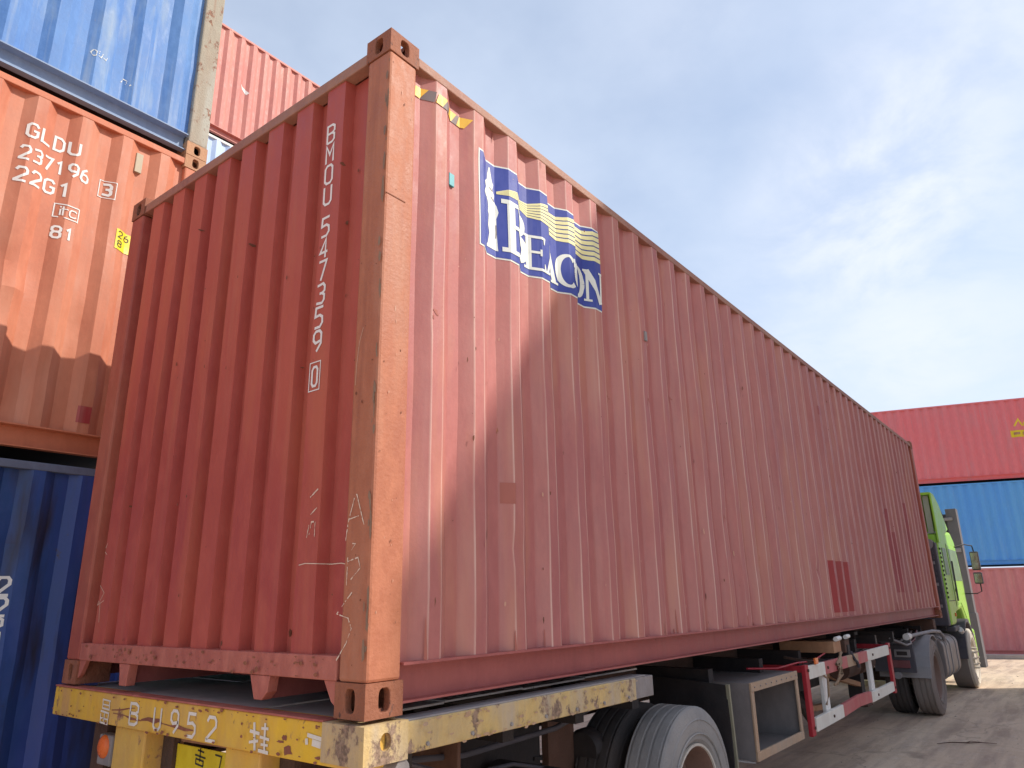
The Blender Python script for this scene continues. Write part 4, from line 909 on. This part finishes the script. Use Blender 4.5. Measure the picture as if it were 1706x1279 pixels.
for k, (y0_, z0_) in enumerate(((.30, 1.02), (.36, .99), (.44, 1.00))):
    tp_(MB().tube([(3.3+i*.45, y0_+.03*math.sin(i*1.3+k), z0_-.035*abs(math.sin(i*1.1+k))) for i in range(14)], .012, 6), 'air_hose', m_plastic, smooth=60)
tp_(MB().tube([(3.9, .15, 1.12), (4.4, .10, 1.085), (4.8, .06, 1.10), (5.2, .05, 1.085), (5.7, .08, 1.12)], .008, 6), 'electric_cable', m_redp, smooth=60)
tp_(MB().box(5.02, 5.10, -.03, -.012, 1.075, 1.125), 'side_marker_lamp', m_lens, bevel=.004)
tp_(MB().bar((5.06, .0, 1.09), (5.06, .25, 1.12), .03, .02), 'lamp_bracket', m_rust)
for x in (6.9, 7.6): tp_(MB().tube([(x, .30, .88), (x+.5, .30, .88)], .115, 18), 'air_tank', m_rust, smooth=40)
tp_(MB().lathe([(0, -.06), (.10, -.06), (.12, -.03), (.12, .03), (.10, .06), (0, .06)], (2.25, .55, .78), 0, 18), 'brake_chamber', m_black, smooth=40)
for (x, z) in ((4.83, 1.04), (4.83, .60), (7.97, 1.04), (7.97, .61), (5.41, 1.02), (7.12, 1.02), (5.41, .62), (7.12, .62)):
    tp_(MB().tube([(x, -.0125, z), (x, -.022, z)], .013, 6), 'bolt', m_rust)
for i in range(9):
    tp_(MB().tube([(3.6+i*.115, -.0065, 1.028), (3.6+i*.115, -.012, 1.028)], .006, 6), 'rivet', m_greysteel)
tp_(MB().tube([(9.5, .30, 1.06), (9.9, .16, .96), (10.1, .10, 1.02), (10.5, .12, 1.12), (11.2, .4, 1.13)], .016, 7), 'air_hose', m_redlens, smooth=60)
tp_(MB().tube([(9.3, .25, 1.08), (9.55, .10, .98), (9.75, .08, .99), (9.9, .12, 1.10)], .014, 7), 'air_hose', m_fender, smooth=60)
# kingpin plate and hoses
tp_(MB().box(9.9, 11.4, .7, 1.74, 1.10, 1.125), 'kingpin_plate', m_black)
for k in range(5):
    y = .35+.12*k
    tp_(MB().tube([(9.4, y, 1.05), (9.9, y-.1, 1.0-.03*k), (10.6, y-.12+.05*k, 1.07), (11.4, y, 1.10), (12.6, y+.2, 1.22)], .018, 7), 'air_hose', m_plastic if k % 2 else m_fender, smooth=60)

# ---------------------------------------------------------------- tractor truck
KO = (12.5, 1.219, 0)
tk_ = thing('tractor_truck', 'lime green tractor truck with dusty wheels pulling the maroon container', 'truck', KO)
def kp(mb, name, m, bevel=0, smooth=None, parent=None): return mb.build(name, m, parent or tk_, bevel=bevel, smooth=smooth, off=KO)
for y in (.80, 1.55): kp(MB().box(9.6, 15.6, y, y+.09, .70, .98), 'frame_rail', m_black)
wheel(tk_, KO, 10.62, .085, .505, .505, .285, -1, m_tyrebrown, m_rim, dish=.15, edge=None)
wheel(tk_, KO, 10.62, .425, .505, .505, .285, -1, m_tyredk, m_rim, dish=.05)
wheel(tk_, KO, 10.62, 2.01, .505, .505, .285, 1, m_tyredk, m_rim, dish=.05)
wheel(tk_, KO, 10.62, 2.35, .505, .505, .285, 1, m_tyredk, m_rim, dish=.15)
wheel(tk_, KO, 14.35, .055, .505, .505, .29, -1, m_cream_rim, m_cream_rim, dish=.02, nuts=10)
kp(MB().lathe([(.50, -.085), (.507, -.08), (.509, .10), (.507, .19), (.50, .195)], (14.35, .055, .505), 1, 56), 'tyre_tread', m_tyrebrown, smooth=40)
wheel(tk_, KO, 14.35, 2.36, .505, .505, .29, 1, m_tyrebrown, m_cream_rim, dish=.02)
kp(MB().tube([(10.62, .1, .505), (10.62, 2.3, .505)], .09, 12), 'drive_axle', m_rust, smooth=40)
# rear mudguard over the drive wheels (quarter shell) with lamp bracket
sh_ = []
for k in range(9):
    a = R(178-k*15); sh_.append((10.62+.565*math.cos(a), .505+.565*math.sin(a)))
outer_ = sh_; inner_ = [(10.62+(p[0]-10.62)*.975, .505+(p[1]-.505)*.975) for p in sh_]
for ya, yb in ((-.055, .60), (1.84, 2.49)):
    g2 = MB()
    for i in range(len(sh_)-1):
        g2.prism([outer_[i], outer_[i+1], inner_[i+1], inner_[i]], 1, ya, yb)
    kp(g2, 'mudguard', m_fender if ya < 1 else m_plastic)
lc = kp(MB().box(9.93, 9.99, .10, .62, .60, .96), 'lamp_bracket', m_plastic, bevel=.004)
for (a, b, c_, d_, m_) in ((.14, .34, .80, .90, m_fender), (.16, .40, .66, .76, m_redlens)): MB().box(9.90, 9.929, a, b, c_, d_).build('lamp_housing', m_, lc, bevel=.005, off=KO)
MB().box(9.892, 9.899, .175, .305, .825, .875).build('lamp_lens', m_black, lc, off=KO)
kp(MB().tube([(9.86, .33, .56), (9.95, .33, .56)], .045, 12), 'reversing_lamp', m_fender, smooth=50)
kp(MB().lathe([(.0, -.0), (.52, .0), (.54, -.03), (.52, -.07), (0, -.07)], (10.9, 1.219, 1.10), 2, 28), 'fifth_wheel', m_black, smooth=40)
# side step, bent pipe, fuel tank
kp(MB().tube([(9.75, .12, 1.075), (10.3, .06, 1.09), (11.2, .03, 1.09), (11.75, .02, 1.06), (11.98, .01, .98), (12.05, .01, .85)], .026, 8), 'hand_rail', m_fender, smooth=60)
kp(MB().tube([(9.72, .12, 1.075), (9.86, .11, 1.08)], .045, 10), 'valve', m_white, smooth=50)
def rrect(y0_, y1_, z0_, z1_, r, n=6):
    q = []
    for cx, cz, a0 in ((y1_-r, z1_-r, 0), (y0_+r, z1_-r, 90), (y0_+r, z0_+r, 180), (y1_-r, z0_+r, 270)):
        q += [(cx+r*math.cos(R(a0+90*i/n)), cz+r*math.sin(R(a0+90*i/n))) for i in range(n+1)]
    return q
kp(MB().prism(rrect(.0, .66, .34, .97, .15), 0, 11.75, 13.25), 'fuel_tank', m_tank, bevel=.012, smooth=35)
for x in (11.95, 12.35, 12.95): kp(MB().prism(rrect(-.012, .672, .328, .982, .16), 0, x, x+.055), 'tank_strap', m_greysteel, smooth=35)
kp(MB().box(11.45, 11.70, .06, .5, .42, .98), 'battery_box', m_plastic, bevel=.01)
kp(MB().tube([(12.2, .2, 1.0), (12.2, .2, 1.04)], .06, 14), 'filler_cap', m_black, smooth=40)
for k in range(4): kp(MB().tube([(11.2+.1*k, .5, 1.08), (11.8, .25+.05*k, 1.16+.02*k), (12.4, .3+.08*k, 1.12), (12.9, .6, 1.25)], .014, 6), 'cable', m_plastic, smooth=60)
kp(MB().box(9.9, 13.3, .78, 1.66, .985, 1.0), 'catwalk_plate', m_greysteel)
# cab
cabp = [(13.10, 1.10), (13.62, 1.10), (13.80, 1.30), (14.55, 1.36), (14.95, 1.02), (15.35, .98), (15.42, 1.85), (15.12, 2.62), (14.80, 2.78), (13.10, 2.66)]
cab = kp(MB().prism(cabp, 1, .0, 2.44), 'cab_body', m_green, bevel=.05)
door = MB().prism([(13.95, 1.42), (14.55, 1.46), (14.95, 1.15), (15.24, 1.12), (15.28, 1.85), (15.02, 2.48), (13.95, 2.50)], 1, -.010, .002).build('cab_door', m_green, tk_, bevel=.006, off=KO)
MB().prism([(14.03, 1.86), (15.18, 1.86), (14.97, 2.42), (14.03, 2.43)], 1, -.0145, -.0105).build('side_window', m_glass, door, off=KO)
MB().box(14.05, 14.20, -.028, -.0105, 1.66, 1.71).build('handle', m_black, door, off=KO)
kp(MB().box(13.35, 13.75, -.012, -.001, 1.95, 2.42), 'sleeper_window', m_glass)
kp(MB().prism([(15.425, 1.93), (15.16, 2.58), (15.15, 2.58), (15.41, 1.93)], 1, .15, 2.29), 'windscreen', m_glass)
kp(MB().box(15.33, 15.52, -.02, 2.46, .42, .97), 'front_bumper', m_green, bevel=.05)
# front wheel arch, steps and skirt
arch = MB(); prev = None
for k in range(11):
    a = R(178-k*16); p = (14.35+.60*math.cos(a), .505+.62*math.sin(a)); q = (14.35+.66*math.cos(a), .505+.68*math.sin(a))
    if prev: arch.prism([prev[0], p, q, prev[1]], 1, -.065, .35)
    prev = (p, q)
kp(arch, 'wheel_arch', m_plastic, bevel=.004)
kp(MB().box(13.15, 13.75, -.02, .35, 1.0, 1.09), 'cab_step', m_plastic, bevel=.02)
kp(MB().tube([(13.62, -.03, 1.02), (13.74, -.03, .98)], .045, 10), 'step_cap', m_white, smooth=50)
# air intake on the back of the cab with louvres
kp(MB().box(12.88, 13.08, .02, .62, 1.10, 2.50), 'air_intake', m_plastic, bevel=.02)
for k in range(11): kp(MB().box(12.855, 12.878, .07, .57, 1.40+k*.09, 1.45+k*.09), 'intake_louvre', m_fender if k % 4 == 0 else m_plastic)
for k in range(12): kp(MB().box(13.12, 13.19, -.012, -.001, 1.55+k*.075, 1.585+k*.075), 'vent_slot', m_black)
kp(MB().prism(rrect(.05, .60, 2.38, 2.56, .08), 0, 12.86, 13.09), 'intake_cap', m_fender, smooth=35)
kp(MB().tube([(12.95, .35, 2.5), (12.95, .35, 2.78)], .17, 16), 'air_filter', m_black, smooth=40)
kp(MB().prism([(13.93, 1.40), (13.945, 1.40), (13.945, 2.52), (13.93, 2.52)], 1, -.0035, -.0005), 'panel_gap', m_black)
kp(MB().prism([(13.20, 1.50), (13.90, 1.50), (13.90, 1.512), (13.20, 1.512)], 1, -.0035, -.0005), 'panel_gap', m_black)
kp(MB().box(13.55, 13.60, -.02, -.001, 1.24, 1.30), 'side_marker_lamp', m_lens, bevel=.004)
kp(MB().tube([(13.88, -.05, 1.5), (13.88, -.06, 2.2)], .014, 8), 'grab_handle', m_plastic, smooth=60)
for z in (.62, .85): kp(MB().box(15.0, 15.3, -.03, .2, z, z+.03), 'cab_step', m_greysteel)
kp(MB().box(13.0, 13.095, .10, .70, 1.02, 1.095), 'cab_mount', m_black)
# roof deflector, open at the back
fp = [(13.05, 2.50), (13.22, 2.50), (14.35, 2.80), (13.75, 3.22), (13.35, 3.37), (13.05, 3.38)]
df = kp(MB().prism(fp, 1, -.03, .0), 'deflector_side', m_green, bevel=.008)
kp(MB().prism(fp, 1, 2.44, 2.47), 'deflector_side', m_green, bevel=.008)
kp(MB().prism([(13.05, 3.34), (13.05, 3.385), (13.35, 3.375), (13.75, 3.225), (14.35, 2.80), (14.30, 2.78), (13.73, 3.19), (13.33, 3.335)], 1, .0005, 2.4395), 'deflector_shell', m_green)
kp(MB().box(13.10, 13.14, .03, .12, 2.66, 3.33), 'deflector_rib', m_greenin)
kp(MB().prism([(13.5, 2.67), (14.2, 2.80), (13.6, 3.20), (13.5, 3.24)], 1, .02, .06), 'deflector_liner', m_greenin)
# mirrors
mr_ = kp(MB().tube([(15.0, -.0, 2.50), (15.15, -.16, 2.55), (15.40, -.26, 2.53), (15.42, -.27, 2.42)], .012, 6), 'mirror_arm', m_black, smooth=60)
kp(MB().tube([(15.35, .0, 1.62), (15.42, -.2, 1.62), (15.45, -.28, 1.66), (15.45, -.28, 1.85)], .012, 6), 'mirror_arm', m_black, smooth=60)
for z0_, z1_ in ((2.06, 2.42), (1.80, 2.02)):
    hs = kp(MB().box(15.42, 15.50, -.34, -.19, z0_, z1_), 'mirror_housing', m_plastic, bevel=.02)
    MB().box(15.408, 15.419, -.325, -.205, z0_+.025, z1_-.025).build('mirror_glass', m_mirror, hs, off=KO)

# ---------------------------------------------------------------- grey steel mast standing beyond the cab
GO = (20.2, .9, -.11)
gm = thing('steel_mast', 'tall grey steel mast with crossbars standing beyond the green truck cab', 'mast', GO)
def gp(mb, name, m, bevel=0, smooth=None): return mb.build(name, m, gm, bevel=bevel, smooth=smooth, off=GO)
gp(MB().box(20.0, 20.35, .42, .66, -.11, 3.72), 'mast_upright', m_grey, bevel=.01)
gp(MB().box(20.0, 20.35, 1.45, 1.63, -.11, 3.72), 'mast_upright', m_grey, bevel=.01)
gp(MB().box(20.12, 20.16, .6605, 1.4495, .1, 3.60), 'mast_plate', m_grey)
gp(MB().box(19.96, 19.999, .52, 1.55, 3.42, 3.50), 'crossbar', m_fender, bevel=.01)
gp(MB().box(19.96, 19.999, .46, 1.55, 2.62, 2.72), 'crossbar', m_fender, bevel=.01)
gp(MB().tube([(19.98, .74, 2.7), (19.98, .74, 3.42)], .035, 8), 'guide_rod', m_black)
gp(MB().tube([(19.98, .92, 2.7), (19.98, .92, 3.42)], .035, 8), 'guide_rod', m_fender)
gp(MB().tube([(19.97, .80, 3.5), (19.97, .80, 3.74)], [.10, .04], 10), 'mast_cap', m_black)
gp(MB().box(19.98, 20.4, .40, 1.68, -.112, 1.15), 'mast_foot_panel', m_grey, bevel=.01)

# ---------------------------------------------------------------- litter on the yard
def stones():
    b = MB(); rnd = random.Random(5)
    for i in range(1100):
        x = rnd.uniform(4, 22); y = rnd.uniform(-2.4, 3.0) if rnd.random() < .75 else rnd.uniform(2, 9); s_ = rnd.uniform(.003, .011)*(1 if rnd.random() < .96 else 2.4)
        z = 0 if x < 16 else -.25*min(1, (x-16)/9)
        vs = [(x+s_*rnd.uniform(.6, 1.2)*math.cos(a), y+s_*rnd.uniform(.6, 1.2)*math.sin(a), z) for a in (0, 1.25, 2.5, 3.8, 5.0)]+[(x+rnd.uniform(-.3, .3)*s_, y, z+s_*.7)]
        b.add(vs, [(0, 1, 5), (1, 2, 5), (2, 3, 5), (3, 4, 5), (4, 0, 5)])
    o = b.build('gravel', mat('gravel_grey', (.50, .41, .33), (.36, .29, .23), rough=.9)); o['kind'] = 'stuff'; o['label'] = 'small loose stones scattered over the dusty yard'; o['category'] = 'gravel'
stones()
tw = MB().tube([(8.22, -.30, .012), (8.33, -.43, .022), (8.44, -.58, .014), (8.50, -.70, .02), (8.58, -.84, .010)], [.003, .006, .007, .005, .002], 6).tube([(8.42, -.55, .015), (8.50, -.60, .025), (8.56, -.68, .015)], [.004, .004, .002], 6).build('twig', m_rust, smooth=60)
tw['label'] = 'thin brown twig lying on the bare ground right of the trailer'; tw['category'] = 'twig'
